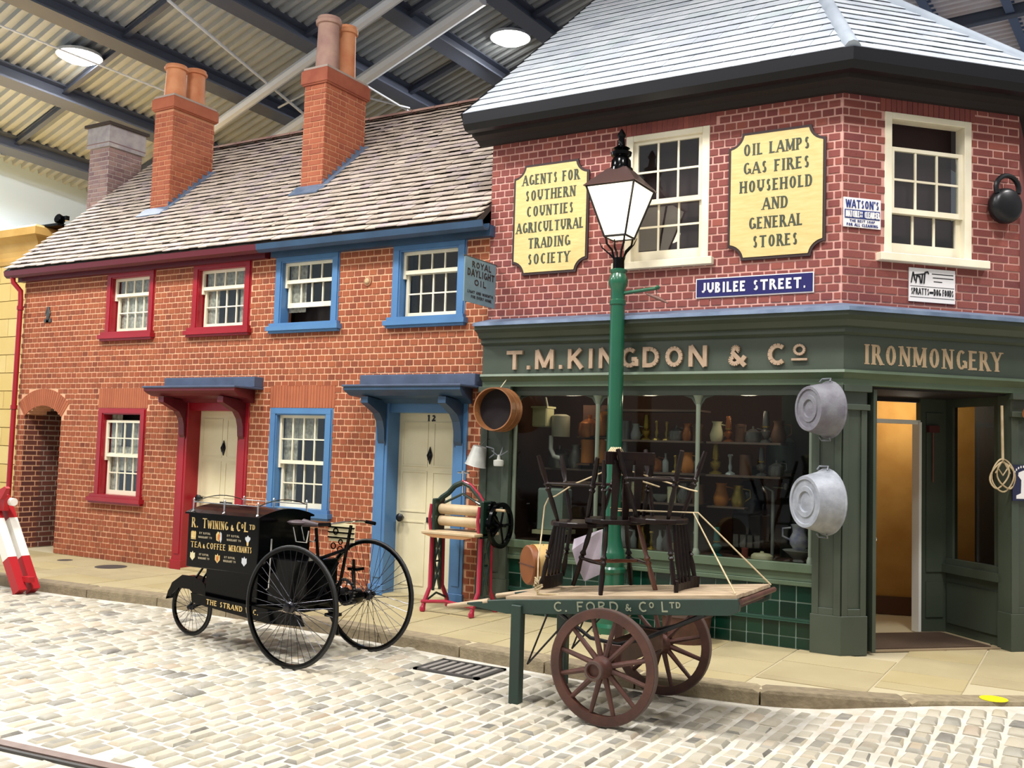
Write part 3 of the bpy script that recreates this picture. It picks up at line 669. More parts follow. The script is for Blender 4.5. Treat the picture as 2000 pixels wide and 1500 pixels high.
# chimneys
def chimney(par, x0, x1, y0, y1, zb, zc, zt, bm, mm, pots, lab):
    c = MB(); c.box(x0, x1, y0, y1, zb, zc+.02); st = c.build('chimney_stack', mm, par, label=lab)
    ms = []
    fF = frameM((0, y0, 0), (1, 0, 0), (0, -1, 0), (0, 0, 1)); fR = frameM((x1, 0, 0), (0, 1, 0), (1, 0, 0), (0, 0, 1))
    ms += bricks(fF, x0, x1, zb, zc, [], course=.075, bond='flemish', proud=.006); ms += bricks(fR, y0, y1, zb, zc, [], course=.075, bond='flemish', proud=.006)
    pieces('brick', ms, UCUBE, bm, st, 300, 'brickwork')
    k = MB(); k.box(x0-.03, x1+.03, y0-.03, y1+.03, zc, zt); k.box(x0-.045, x1+.045, y0-.045, y1+.045, zc+.02, zt-.02)
    k.build('chimney_cap', bm, st, bev=.006)
    MB().box(x0-.02, x1+.02, y0-.02, y1+.02, zt, zt+.03).build('flaunching', M('cement', '9c8e84', .9), st)
    for (px, py, r, h, pm) in pots:
        MB().lathe([(r, 0), (r*.92, h*.45), (r*.88, h*.86), (r*1.06, h*.87), (r*1.1, h*.93), (r*1.0, h*.95), (r*.98, h), (r*.8, h), (r*.78, h*.6)], 20, TR(px, py, zt+.02)).build('chimney_pot', pm, st, smooth=40)
    return st
ch1 = chimney(hr, -12.28, -11.88, .82, 1.62, 4.9, 6.66, 6.86, m_brick_c, M('mortar_chimney', 'b47c5c', .9), [(-12.08, 1.0, .165, .52, m_terra), (-12.08, 1.38, .16, .58, m_terra)], 'orange brick chimney with two short pots')
ch2 = chimney(hb, -9.22, -8.84, .79, 1.62, 4.9, 6.54, 6.76, m_brick_c, M('mortar_chimney', 'b47c5c', .9), [(-9.03, 1.0, .165, .76, m_terra2), (-9.03, 1.38, .145, .78, m_terra)], 'orange brick chimney with two tall pots')
ch3 = chimney(hr, -14.68, -14.18, 1.45, 2.1, 4.3, 6.6, 6.66, m_brick_d, M('mortar_grey', 'a89a94', .9), [], 'sooty purple-grey brick chimney with a rendered cap')
k = MB(); k.box(-14.72, -14.14, 1.41, 2.14, 6.56, 6.92); k.build('rendered_cap', M('render_band', 'a9a4a2', .85, c2='8a8488', scale=5), ch3)
MB().box(-14.76, -14.1, 1.37, 2.18, 6.92, 6.97).build('cap_slab', m_under, ch3)
for (par, x0, x1) in ((ch1, -12.28, -11.88), (ch2, -9.22, -8.84)):   # stepped lead flashing
    l = MB(); fr = FRA(0)
    y0s = (.8+.27)/math.cos(TA); y1s = (1.62+.27)/math.cos(TA)
    l.box(x0-.06, x1+.06, y0s-.22, y0s+.01, .03, .045, m=fr); l.box(x1, x1+.1, y0s-.15, y1s, .028, .042, m=fr)
    l.box(x0-.03, x1+.03, .765, .79 if x0 > -10 else .81, 5.02, 5.14)
    for i in range(9):
        yy = .8+.09*i; zz = 4.15+(yy+.27)*math.tan(TA); l.box(x1+.004, x1+.014, yy, yy+.1, zz, zz+.12)
    l.build('flashing', m_lead, par)

# ------------------------------------------------------------------ shop building
sh = root('ironmonger_shop', 'dark red brick corner shop with slate roof and green shopfront', 'shop', (-3, 0, 0))
HSB = [(-4.06, -3.18, 3.6, 4.9)]; HSC = [(.43, 1.36, 3.58, 4.9)]
ZW0, ZW1 = 3.0, 5.12
wB = slab(FB, XB, COR[0], ZW0, ZW1, .28, HSB); wB = wB.build('wall', m_mort_r, sh)
wC = slab(FC, 0, UEND, ZW0, ZW1, .2, HSC).build('wall', m_mort_r, sh)
pieces('brick', bricks(FB, XB, COR[0]-.01, ZW0+.05, ZW1, HSB+[(-4.12, -3.12, 4.88, 5.12)]), UCUBE, m_brick_r, wB, 300, 'brickwork')
pieces('brick', bricks(FC, .0, UEND, ZW0+.05, ZW1, HSC+[(.38, 1.4, 4.88, 5.12)], bond='flemish'), UCUBE, m_brick_r, wC, 300, 'brickwork')
flat_arch(sh, FB, -4.12, -3.12, 4.9, 5.14, m_brick_r, .0, 18); flat_arch(sh, FC, .38, 1.4, 4.9, 5.14, m_brick_r, .0, 18)
E2 = FC @ Vector((UEND, 0, 0))
mb = MB(); mb.box(E2.x-.2, E2.x, E2.y+.05, E2.y+6, 3.0, ZW1); mb.box(XB+.005, XB+.2, .28, 6, 2.9, 5.3); mb.box(XB, E2.x, 6.0, 6.2, 0, ZW1); mb.box(E2.x-.2, E2.x-.03, E2.y+.3, E2.y+6, 0, 3.0); mb.build('side_wall', m_brick_r, sh)
MB().ext([(XB, .1, 5.1), (XB, 6.2, 5.1), (XB, 3.1, 7.7)], (.2, 0, 0)).build('gable', m_brick_r, sh)
# upper windows
def flush_window(fr, x0, x1, z0, z1, lab, conf, sillx):
    w_ = MB(); j = .075
    w_.box(x0, x0+j, -.12, .012, z0, z1, m=fr); w_.box(x1-j, x1, -.12, .012, z0, z1, m=fr); w_.box(x0+j, x1-j, -.12, .012, z1-j*.8, z1, m=fr)
    o = w_.build('window', m_cream, sh, label=lab, bev=.004)
    MB().box(sillx[0], sillx[1], -.12, .08, z0-.075, z0, m=fr).build('sill', m_cream, o, bev=.006)
    a, b = x0+j, x1-j; zt, zb = z1-j*.8, z0
    for (f0, f1, cols, rows, front) in conf:
        sash(o, a, b, zb+(zt-zb)*f0, zb+(zt-zb)*f1, .02 if front else .06, cols, rows, m_cream, fr=fr, bottom=.05 if front else .12, stile=.045, bar=.02, t=.03)
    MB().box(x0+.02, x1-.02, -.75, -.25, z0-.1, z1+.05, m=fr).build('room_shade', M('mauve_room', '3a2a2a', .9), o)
    return o
flush_window(FB, -4.06, -3.18, 3.6, 4.9, 'cream sash window between the two yellow boards', [(0, .52, 3, 2, False), (.47, 1, 3, 2, True)], (-4.17, -3.12))
flush_window(FC, .43, 1.36, 3.58, 4.9, 'cream sash window on the corner face, both sashes low', [(0, .34, 3, 1, False), (.31, .8, 3, 2, True)], (.35, 1.51))
# cornice, frieze
CP = [(XB+.02, 0), (COR[0], 0), (E2.x, E2.y), (E2.x, E2.y+1.5)]
sweep([(0, 3.10), (.06, 3.085), (.33, 3.02), (.335, 2.985), (.31, 2.985), (.3, 3.0), (0, 3.03)], CP).build('lead_flashing', m_lead, sh)
sweep([(0, 3.04), (.3, 2.995), (.3, 2.95), (.24, 2.92), (.2, 2.87), (.16, 2.86), (.16, 2.82), (.13, 2.8), (0, 2.8)], CP).build('cornice', m_green, sh)
fas = sweep([(0, 2.8), (.11, 2.8), (.11, 2.49), (0, 2.49)], CP).build('fascia', m_green, sh)
sweep([(0, 2.49), (.15, 2.49), (.16, 2.465), (.13, 2.44), (.1, 2.41), (.1, 2.36), (0, 2.36)], CP).build('lower_moulding', m_green2, sh)
m_let = M('buff_letter', 'ab937c', .5, c2='a0876e', scale=20); ls = []
FB11 = TR(0, -.11, 0) @ FB; FC11 = FC @ TR(0, .11, 0)
text(None, 'T.M.KINGDON & C', FB11, -5.33, -2.38, 2.535, .2, .2, .03, False, each=ls)
text(None, 'O', FB11, -2.33, -2.2, 2.62, .105, .22, .03, False, each=ls)
m_ = MB(); m_.box(-2.335, -2.195, 0, .03, 2.575, 2.595, m=FB11); ls.append(m_)
for l in ls: l.build('letter', m_let, fas)
letters(fas, M('buff_paint', 'b59c7c', .6), ('IRONMONGERY', FC11, .16, 1.6, 2.55, .175, .19, .004, dict(serif=True)))
# eaves of the shop
EP = [(XB-.14, 0), (COR[0], 0), (E2.x, E2.y), (E2.x, E2.y+4)]
sweep([(0, 5.02), (.06, 5.02), (.12, 5.06), (.22, 5.08), (.24, 5.16), (0, 5.2)], EP).build('eaves_soffit', m_soff, sh)
sweep([(.2, 5.25), (.21, 5.15), (.27, 5.1), (.36, 5.1), (.41, 5.16), (.42, 5.27), (.4, 5.27), (.38, 5.18), (.3, 5.14), (.23, 5.18), (.22, 5.25)], EP).build('gutter', m_gut, sh)
# slate roof: three slopes
TS = R(39.5); ZE = 5.27; OV = .38; ZR = 8.0
run = (ZR-ZE)/math.tan(TS)
k_ = math.tan(R(22.5))
e1 = Vector((COR[0], 0))+Vector((0, -1))*OV+Vector((1, 0))*OV*k_      # outer eave corners
e2 = Vector((E2.x, E2.y))+Vector((S2, -S2))*OV+Vector((S2, S2))*OV*k_
SLn = run/math.cos(TS)
def slope(o2, ux, length, left, right, par):
    """o2: eave origin, ux: eave direction, left/right: inset per metre of run"""
    ux = Vector((ux[0], ux[1], 0)); nin = Vector((-ux.y, ux.x, 0))
    fr = frameM((o2.x, o2.y, ZE), ux, nin*math.cos(TS)+Vector((0, 0, math.sin(TS))), -nin*math.sin(TS)+Vector((0, 0, math.cos(TS))))
    S = SLn; lt = left*math.cos(TS); rt = right*math.cos(TS)
    if lt+rt > 0 and length/(lt+rt) < S: S = length/(lt+rt)
    pl = [fr @ Vector(p) for p in ((0, 0, -.05), (length, 0, -.05), (length-rt*S, S, -.05), (lt*S, S, -.05))]
    mb = MB(); mb.ext(pl, (fr @ Vector((0, 0, .045)))-(fr @ Vector((0, 0, 0)))); rf = mb.build('roof', m_under, par)
    ms = []; y = 0; r = 0
    while y < S-.04:
        a, b = lt*(y+.1), length-rt*(y+.1); x = a-(.14 if r % 2 else 0)
        while x < b:
            tw = .27; p, q = max(a, x), min(b, x+tw)
            if q-p > .03: ms.append(fr @ TR((p+q)/2, y+.13, .012+random.uniform(0, .003)) @ Matrix.Rotation(-R(4.2), 4, 'X') @ Matrix.Diagonal((q-p-.005, .26, .006, 1)))
            x += tw
        y += .205; r += 1
    pieces('slate', ms, UCUBE, m_slate, rf, 300, 'slates'); return fr, S
xl = XB-.16
frB, _s = slope(Vector((xl, -OV)), (1, 0), e1.x-xl, 0, k_, sh)
LC = (e2-e1).length
frC, SC_ = slope(e1, (S2, S2), LC, k_, k_, sh)
frD, _s = slope(e2, (0, 1), 8, k_, 0, sh)
m_hip = M('hip_lead', '98a2ae', .4, c2='a8b2bc', scale=4)
def hip(a, b, r=.07): MB().tube([a, b], r, 10).build('hip_roll', m_hip, sh, smooth=50)
hip(frC @ Vector((0, 0, .0)), frC @ Vector((k_*math.cos(TS)*SC_, SC_, 0))); hip(frC @ Vector((LC, 0, 0)), frC @ Vector((LC-k_*math.cos(TS)*SC_, SC_, 0)))
tp = frB @ Vector((0, SLn, .02)); MB().tube([tp, (frB @ Vector((e1.x-xl-k_*math.cos(TS)*SLn, SLn, .02)))], .09, 10).build('ridge_roll', m_terra, sh, smooth=50)
box('bargeboard', m_gut, sh, -.03, .0, 0, SLn, -.16, .02, m=frB)
MB().tube([(E2.x+.12, E2.y-.02, 5.1), (E2.x+.1, E2.y+.02, 4.9), (E2.x+.08, E2.y+.03, 3.05)], .045, 10).build('downpipe', M('beige_pipe_paint', 'b08c80', .6), sh, smooth=40)

# ---- shopfront, street face
def pier(fr, u0, u1, z0=0, z1=2.36, v=.06, panels=1):
    mb = MB(); mb.box(u0, u1, -.1, v, z0, z1, m=fr); o = mb.build('pilaster', m_green, sh)
    f = MB(); f.box(u0-.012, u1+.012, -.1, v+.02, z0, .34, m=fr); n = panels; wd = (u1-u0)/n
    for i in range(n):
        a, b = u0+wd*i, u0+wd*(i+1)
        f.box(a, a+wd*.24, v, v+.016, .34, z1-.22, m=fr); f.box(b-wd*.24, b, v, v+.016, .34, z1-.22, m=fr); f.box(a+wd*.24, b-wd*.24, v, v+.016, .34, .4, m=fr)
    f.box(u0-.015, u1+.015, v, v+.04, z1-.22, z1-.17, m=fr); f.box(u0-.02, u1+.02, v, v+.06, z1-.06, z1, m=fr); f.build('pilaster_mould', m_green, o, bev=.003); return o
pier(FB, -5.66, -5.3); pier(FB, -2.15, -1.905, v=.06); pier(FC, -.02, .22, v=.06); pier(FC, 1.74, 2.06, v=.06)
mb = MB(); mb.box(-5.3, -2.15, -.04, .05, .68, .76, m=FB); mb.box(-5.3, -2.15, -.04, .02, .6, .68, m=FB); mb.box(-5.3, -2.15, -.04, .045, .56, .6, m=FB)
mb.build('window_sill', m_green2, sh, bev=.004)
for z, c0 in ((2.36, 0),):
    mb = MB(); mb.box(-5.3, -2.15, -.08, .03, 2.27, 2.38, m=FB); mb.build('window_head', m_green, sh)
for xm in (-5.27, -4.31, -3.25, -2.18):
    mb = MB(); mb.tube([(xm, -.0, .76), (xm, -.0, 2.2)], .022, 10); mb.lathe([(.035, 0), (.035, .03), (.024, .06)], 10, TR(xm, 0, .76)); mb.lathe([(.024, 0), (.04, .05), (.055, .08)], 10, TR(xm, 0, 2.19))
    mb.build('mullion', M('mullion_paint', '6a7464', .45), sh, smooth=40)
xs = [-5.27, -4.31, -3.25, -2.18]
for a, b in zip(xs[:-1], xs[1:]):
    for x0, sg in ((a, 1), (b, -1)):
        pts = [(x0, 0, 2.27), (x0+sg*.16, 0, 2.27), (x0+sg*.07, 0, 2.24), (x0+sg*.03, 0, 2.18), (x0, 0, 2.1)]
        MB().ext(pts, (0, .02, 0)).build('spandrel', m_green, sh)
    MB().box(a, b, .004, .008, .76, 2.27).build('shop_pane', m_glassd, sh)
rs = MB().box(-5.3, -2.15, .0, .06, 0, .56).build('stall_riser', M('tile_grout', '8aa094', .7), sh)
ms = []
for i in range(21):
    for j, (z0, z1) in enumerate([(.0, .1), (.1, .235), (.27, .41), (.412, .56)]):
        a = -5.3+i*.15; ms.append(FB @ TR(a+.075, .004, (z0+z1)/2) @ Matrix.Diagonal((.139, .008, z1-z0-.011, 1)))
pieces('glazed_tile', ms, UCUBE, M('green_glaze', '0e3a2a', .2, pal=[(0, '07241a'), (1, '0c3426')], spec=.4), rs, 300)
mb = MB(); mb.box(-5.3, -2.15, 0, .03, .236, .25, m=FB); mb.box(-5.3, -2.15, 0, .024, .252, .27, m=FB); mb.build('tile_dado', M('dado_glaze', '24483c', .2), rs)
# ---- entrance on the corner
mb = MB(); mb.box(.2, .27, -.9, .0, 0, 2.36, m=FC); mb.build('lobby_wall', m_green, sh)
mb = MB(); mb.box(.3, .335, -.6, .05, .02, 2.33, m=FC); dl = mb.build('door_1', m_green, sh)
MB().lathe([(.004, 0), (.015, .02), (.022, .04), (.004, .05)], 12, along(FC @ Vector((.335, -.02, 1.0)), (S2, S2, 0))).build('door_knob', m_chrome, dl, smooth=40)
mb = MB(); mb.box(1.5, 1.82, -.97, -.9, 0, 2.36, m=FC); mb.box(1.56, 1.76, -.9, -.885, .15, .5, m=FC); mb.box(1.56, 1.76, -.9, -.885, .6, 2.2, m=FC); mb.build('lobby_panel', m_green, sh)
mb = MB(); mb.box(1.47, 1.5, -.99, -.88, 0, 2.1, m=FC); mb.box(.3, 1.5, -.99, -.9, 2.08, 2.12, m=FC); mb.build('door_frame', m_white, sh)
mb = MB(); mb.box(.3, 1.5, -.97, -.93, 2.3, 2.38, m=FC); mb.box(.27, 1.84, -1.0, .0, 2.34, 2.38, m=FC); mb.build('lobby_ceiling', m_soff, sh)
# side display window of the lobby (plane u = 1.8)
FS = FC @ frameM((1.8, 0, 0), (0, -1, 0), (-1, 0, 0), (0, 0, 1))
mb = slab(FS, .0, .95, 0, 2.36, .06, [(.22, .8, .74, 2.26)]); mb.box(.06, .9, 0, .06, .6, .68, m=FS); mb.box(.1, .86, 0, .03, .68, .74, m=FS); mb.box(.12, .86, 0, .02, .1, .5, m=FS)
o = mb.build('side_window', m_green, sh)
MB().box(.22, .8, -.03, -.025, .74, 2.26, m=FS).build('pane', m_glassd, o)
MB().box(.1, .94, -.42, -.38, .0, 2.3, m=FS).build('display_back', M('navy_reflection', '0c1018', .8), o)  # panel set close to block lamp light; its navy imitates the glass reflection
mat_ = MB(); mat_.box(.3, 1.72, -.86, -.04, .0, .012, m=FC); mm_ = mat_.build('door_mat', M('mat_border', '8f7c60', .9)); tag(mm_, 'dark brown coir mat with a tan border in the shop doorway', 'mat')
MB().box(.36, 1.66, -.8, -.1, .01, .02, m=FC).build('mat_pile', M('coir_pile', '4a3828', .95, bump=.6), mm_)
# interior: ochre room seen through the door
mb = MB(); mb.add([(-2.6, 2.5, 0), (-.8, 3.07, 0), (-.8, 3.07, 2.55), (-2.6, 2.5, 2.55)], [(0, 1, 2, 3)]); ow = mb.build('interior_wall', M('ochre_plaster', 'bc9048', .8, c2='a87a34', scale=3), sh)
mb = MB(); mb.add([(-2.6, 2.48, 0), (-.8, 3.05, 0), (-.8, 3.05, .2), (-2.6, 2.48, .2)], [(0, 1, 2, 3)]); mb.build('skirting', M('brown_skirting', '5a3a22', .6), ow)
MB().box(0, .07, 0, .01, 1.28, 1.37, m=frameM((-1.6, 2.79, 0), (.953, .303, 0), (.303, -.953, 0), (0, 0, 1))).build('light_switch', m_white, ow)
mb = MB(); mb.ext([(-2.7, 1.4, 2.5), (-1.95, 1.4, 2.5), (-.8, 2.5, 2.5), (-.8, 3.4, 2.5), (-2.7, 3.4, 2.5)], (0, 0, .05)); mb.box(-2.65, -2.6, 1.4, 2.6, 0, 2.5); mb.box(-.8, -.75, 2.5, 3.4, 0, 2.5); mb.build('interior_partition', M('tan_plaster', 'a8824a', .8), sh)
mb = MB(); mb.box(-5.5, -2.7, 1.25, 1.35, .0, 2.6); mb.box(-5.6, -5.5, .06, 1.3, 0, 2.6); mb.box(-2.7, -2.6, .9, 1.4, 0, 2.6); mb.box(-5.6, -1.9, .02, 1.3, 2.4, 2.5); mb.box(-5.6, -1.95, .05, 1.3, .70, .745)
mb.build('display_wall', M('brown_display_board', '4a3024', .9), sh)
mb = MB(); mb.box(-2.6, -1.99, .55, .6, 0, 2.5); mb.build('display_end', M('dark_green_board', '1e241e', .9), sh)
pl = bpy.data.lights.new('interior_lamp', 'POINT'); pl.energy = 24; pl.color = (1, .92, .78); pl.shadow_soft_size = .12; o = bpy.data.objects.new('interior_lamp', pl); C.objects.link(o); o.location = (-1.7, 2.2, 2.3)
pl = bpy.data.lights.new('window_fill_lamp', 'POINT'); pl.energy = 9; pl.color = (1, .82, .62); pl.shadow_soft_size = .1; o = bpy.data.objects.new('window_fill_lamp', pl); C.objects.link(o); o.location = (-4.75, .32, 2.3)  # unseen fill lamp, repeated below, added to brighten the window goods
for lx in (-3.8, -2.8): o2 = bpy.data.objects.new('window_fill_lamp', pl); C.objects.link(o2); o2.location = (lx, .12, 2.3)

# ------------------------------------------------------------------ yellow building and things above it
yb = root('yellow_building', 'yellow stucco building with a moulded cornice behind the left end of the cottages', 'building', (-15.5, .6, 0))
YX, YY = -14.8, .72
mb = MB(); mb.box(-19.9, YX-.02, YY+.02, 9, 0, 4.7); mb.build('wall', M('yellow_joint', 'c9a860', .9), yb)
ms = []
fY = frameM((0, YY, 0), (1, 0, 0), (0, -1, 0), (0, 0, 1)); fYR = frameM((YX, YY, 0), (0, 1, 0), (1, 0, 0), (0, 0, 1))
for r in range(15):
    z = r*.3; off_ = .3 if r % 2 else 0; u = -18.2-off_
    while u < YX:
        q = min(u+.6, YX)
        if q-u > .05: ms.append(fY @ TR((u+q)/2, .0, z+.15) @ Matrix.Diagonal((q-u-.012, .04, .288, 1)))
        u += .6
    v = -off_
    while v < 2.5:
        p = max(v, 0); ms.append(fYR @ TR((p+v+.6)/2, 0, z+.15) @ Matrix.Diagonal((v+.6-p-.012, .04, .288, 1))); v += .6
pieces('stone_block', ms, UCUBE, M('yellow_ashlar', 'e3c67e', .8, pal=[(0, 'dcbe74'), (1, 'ead08c')], c2='d9b868', scale=2), yb.children[0] if False else [o for o in C.objects if o.parent == yb][0], 300)
YP = [(-19.9, YY), (YX, YY), (YX, 9)]
sweep([(0, 4.5), (.05, 4.5), (.07, 4.56), (.05, 4.62), (.07, 4.7), (.14, 4.82), (.24, 4.88), (.3, 4.9), (.3, 5.02), (.26, 5.06), (0, 5.08)], YP).build('cornice', M('ochre_cornice', 'd8ae62', .7, c2='c99c50', scale=3), yb)
box('parapet', M('ochre_cornice', ''), yb, -19.9, YX+.02, YY-.02, 9, 5.0, 5.08)
sp = root('spotlight', 'small black spotlight on top of the yellow cornice', 'spotlight', (-14.3, .75, 5.08))
m = TR(-14.42, .8, 5.19)
mb = MB(); mb.lathe([(.055, -.05), (.075, 0), (.08, .06), (.07, .07)], 16, m @ Matrix.Rotation(R(75), 4, 'X')); mb.build('lamp_head', m_black, sp, smooth=40)
mb = MB(); mb.box(-14.5, -14.34, .78, .82, 5.08, 5.1); mb.tube([(-14.5, .8, 5.1), (-14.5, .8, 5.2)], .01, 6); mb.tube([(-14.34, .8, 5.1), (-14.34, .8, 5.2)], .01, 6); mb.box(-14.36, -14.25, .78, .84, 5.17, 5.24); mb.build('bracket', m_black, sp)
MB().box(-14.95, -14.2, .6, 1.0, 5.04, 5.08).build('mounting_board', m_black, sp)

# ------------------------------------------------------------------ painted boards and signs
m_board = M('straw_board', 'd2bd80', .55, c2='c8b070', scale=8, stretch=(1, 1, 6)); m_edge = M('board_edge', '2a1412', .6); m_ink = M('dark_green_ink', '3a4030', .6)
def board(x0, x1, z0, z1, lines, lab, rr=.13):
    r_ = root('painted_board', lab, 'sign', (x0, -.02, z0))
    def outline(g, rad):
        pts = []
        for (cx, cz, a0) in ((x1, z1, 270), (x0, z1, 360), (x0, z0, 90), (x1, z0, 180)):
            for k in range(7):
                a = R(a0-90*k/6) if False else R({270: 270-90*k/6, 360: 360-90*k/6, 90: 90-90*k/6, 180: 180-90*k/6}[a0]); pts.append((cx+rad*math.cos(a), cz+rad*math.sin(a)))
        cx, cz = (x0+x1)/2, (z0+z1)/2
        return pts
    o = [(x0, z0), (x1, z1)]
    def shape(g):
        a0, a1, b0, b1 = x0+g, x1-g, z0+g, z1-g; rad = rr+g; pts = []
        for (cx, cz, s, e) in ((x1-0, z1-0, 270, 180), (x0, z1, 360, 270), (x0, z0, 90, 0), (x1, z0, 180, 90)):
            for k in range(9):
                a = R(s+(e-s)*k/8); px, pz = cx+rad*math.cos(a), cz+rad*math.sin(a)
                pts.append((clamp(px, a0, a1), clamp(pz, b0, b1)))
        return pts
    MB().ext([(p, -.012, q) for p, q in shape(0)], (0, -.022, 0)).build('backboard', m_edge, r_)
    MB().ext([(p, -.034, q) for p, q in shape(.026)], (0, -.006, 0)).build('board_face', m_board, r_)
    lc = []; n = len(lines); H = (z1-z0-.16)/n
    for i, (s_, w_) in enumerate(lines):
        zc = z1-.08-H*(i+.5); cx = (x0+x1)/2; lc.append((s_, FB, cx-w_/2, cx+w_/2, zc-.055, .11, .19, .002, True, dict(off=.04)))
    letters(r_, m_ink, *lc); return r_
board(-5.36, -4.46, 3.55, 4.74, [('AGENTS FOR', .68), ('SOUTHERN', .6), ('COUNTIES', .56), ('AGRICULTURAL', .8), ('TRADING', .5), ('SOCIETY', .5)], 'straw yellow painted board reading AGENTS FOR SOUTHERN COUNTIES')
board(-2.98, -2.07, 3.54, 4.76, [('OIL LAMPS', .62), ('GAS FIRES', .62), ('HOUSEHOLD', .68), ('AND', .24), ('GENERAL', .5), ('STORES', .42)], 'straw yellow painted board reading OIL LAMPS GAS FIRES')
m_en = M('enamel_blue', '23215c', .25, coat=.4); m_enw = M('enamel_white', 'e8e4e2', .3, coat=.3)
s_ = root('street_nameplate', 'blue enamel street nameplate reading JUBILEE STREET', 'sign', (-2.7, -.02, 3.3))
MB().box(-3.29, -2.17, -.02, -.01, 3.205, 3.395).build('plate_border', m_enw, s_)
MB().box(-3.28, -2.18, -.025, -.02, 3.215, 3.385).build('plate', m_en, s_)
letters(s_, m_enw, ('JUBILEE', FB, -3.23, -2.8, 3.25, .1, .2, .003, False, dict(off=.026)), ('STREET.', FB, -2.73, -2.24, 3.25, .1, .2, .003, False, dict(off=.026)))
m_blk = M('enamel_black_ink', '1c1c20', .4)
s_ = root('enamel_sign', 'small white and blue enamel sign reading WATSONS MATCHLESS CLEANSER', 'sign', FC @ Vector((.19, .02, 3.9)))
MB().box(.0, .38, .012, .022, 3.79, 4.06, m=FC).build('plate', m_enw, s_); MB().box(.01, .37, .022, .025, 3.87, 3.95, m=FC).build('blue_band', M('sign_blue', '2c3a78', .3), s_)
letters(s_, M('sign_blue', ''), ("WATSON'S", FC, .02, .36, 3.965, .075, .15, .002, False, dict(off=.023))); mb = MB(); text(mb, 'FOR ALL CLEANING', FC, .03, .35, 3.8, .026, .2, .002, False, off=.023); text(mb, 'THE BEST SOAP', FC, .06, .32, 3.838, .022, .2, .002, False, off=.023); mb.build('lettering', M('sign_blue', ''), s_)
mb = MB(); text(mb, 'MATCHLESS', FC, 0.02, .19, 3.88, .06, .16, .002, False, off=.026); text(mb, 'CLEANSER', FC, .21, .365, 3.88, .06, .16, .002, False, off=.026); mb.build('white_lettering', m_enw, s_)
s_ = root('enamel_sign', 'white enamel sign reading SPRATTS DOG FOODS under the corner window', 'sign', FC @ Vector((.92, .02, 3.3)))
MB().box(.68, 1.17, .012, .022, 3.16, 3.47, m=FC).build('plate', m_enw, s_)
mb = MB(); text(mb, 'SPRATTS', FC, .7, .89, 3.225, .06, .13, .002, False, off=.023); text(mb, 'DOG FOODS', FC, .94, 1.15, 3.225, .06, .13, .002, False, off=.023); text(mb, 'PATENT', FC, .895, .935, 3.24, .02, .2, .002, False, off=.023)
mb.box(.69, 1.16, .022, .024, 3.2, 3.204, m=FC); mb.box(.69, 1.16, .022, .024, 3.3, 3.304, m=FC)
# the dog shaped out of letters
for (a, b, wd) in (((.70, 3.33), (.72, 3.43), .012), ((.72, 3.43), (.74, 3.35), .014), ((.75, 3.33), (.76, 3.4), .012), ((.76, 3.4), (.79, 3.39), .02), ((.79, 3.39), (.80, 3.33), .014), ((.81, 3.33), (.82, 3.42), .014), ((.835, 3.33), (.845, 3.43), .014), ((.845, 3.43), (.875, 3.44), .018), ((.875, 3.44), (.885, 3.42), .014), ((.72, 3.4), (.84, 3.42), .012)):
    mb.tube([FC @ Vector((a[0], .024, a[1])), FC @ Vector((b[0], .024, b[1]))], wd/2, 5)
for i, z in enumerate((3.42, 3.385, 3.35)): mb.box(.92+.01*i, 1.15-.06*i*(i > 1), .022, .024, z, z+.008, m=FC)
mb.build('lettering', m_blk, s_)
s_ = root('enamel_sign', 'navy enamel sign with a white figure at the right edge', 'sign', FC @ Vector((1.9, .09, 1.53)))
MB().box(1.73, 1.98, .085, .095, 1.37, 1.7, m=FC).build('plate', M('navy_enamel', '171a3c', .25, coat=.4), s_)
mb = MB(); fig = [(u_-.05, z_) for u_, z_ in [(1.82, 1.39), (1.98, 1.39), (1.98, 1.42), (1.93, 1.44), (1.925, 1.56), (1.96, 1.6), (1.955, 1.63), (1.9, 1.65), (1.845, 1.63), (1.84, 1.6), (1.875, 1.56), (1.87, 1.44), (1.82, 1.42)]]
mb.ext([FC @ Vector((u, .096, z)) for u, z in fig], FC.to_3x3() @ Vector((0, .002, 0)))
for k in range(9): a = R(150-15*k); mb.box(1.85+.11*math.cos(a)-.006, 1.85+.11*math.cos(a)+.006, .095, .098, 1.575+.1*math.sin(a), 1.595+.1*math.sin(a), m=FC)
mb.build('white_figure', m_enw, s_)
# projecting oil sign
s_ = root('projecting_sign', 'grey-blue sheet sign reading ROYAL DAYLIGHT OIL, projecting from the wall', 'sign', (-5.57, -.3, 3.45))
FP2 = frameM((-5.57, -.95, -.05), (0, 1, 0), (1, 0, 0), (0, 0, 1))
m_tin = M('grey_blue_tin', '6f8a94', .5, c2='5f7c86', scale=6)
MB().box(.32, .93, -.006, .006, 3.26, 3.73, m=FP2).build('sheet', m_tin, s_)
MB().tube([FP2 @ Vector((.3, 0, 3.735)), FP2 @ Vector((.96, 0, 3.735))], .008, 6).build('rail', m_iron, s_)
letters(s_, m_blk, ('ROYAL', FP2, .45, .83, 3.635, .065, .2, .002, False, dict(off=.0065)), ('DAYLIGHT', FP2, .37, .9, 3.54, .075, .2, .002, False, dict(off=.0065)), ('OIL', FP2, .5, .74, 3.45, .065, .2, .002, False, dict(off=.0065)))
mb = MB()
for (t_, a, b, z, h) in (('LIGHT AND WARMTH', .38, .88, 3.36, .03), ('FOR EVERY HOME', .45, .85, 3.31, .03)): text(mb, t_, FP2, a, b, z, h, .2, .002, False, off=.0065)
mb.build('lettering', m_blk, s_)

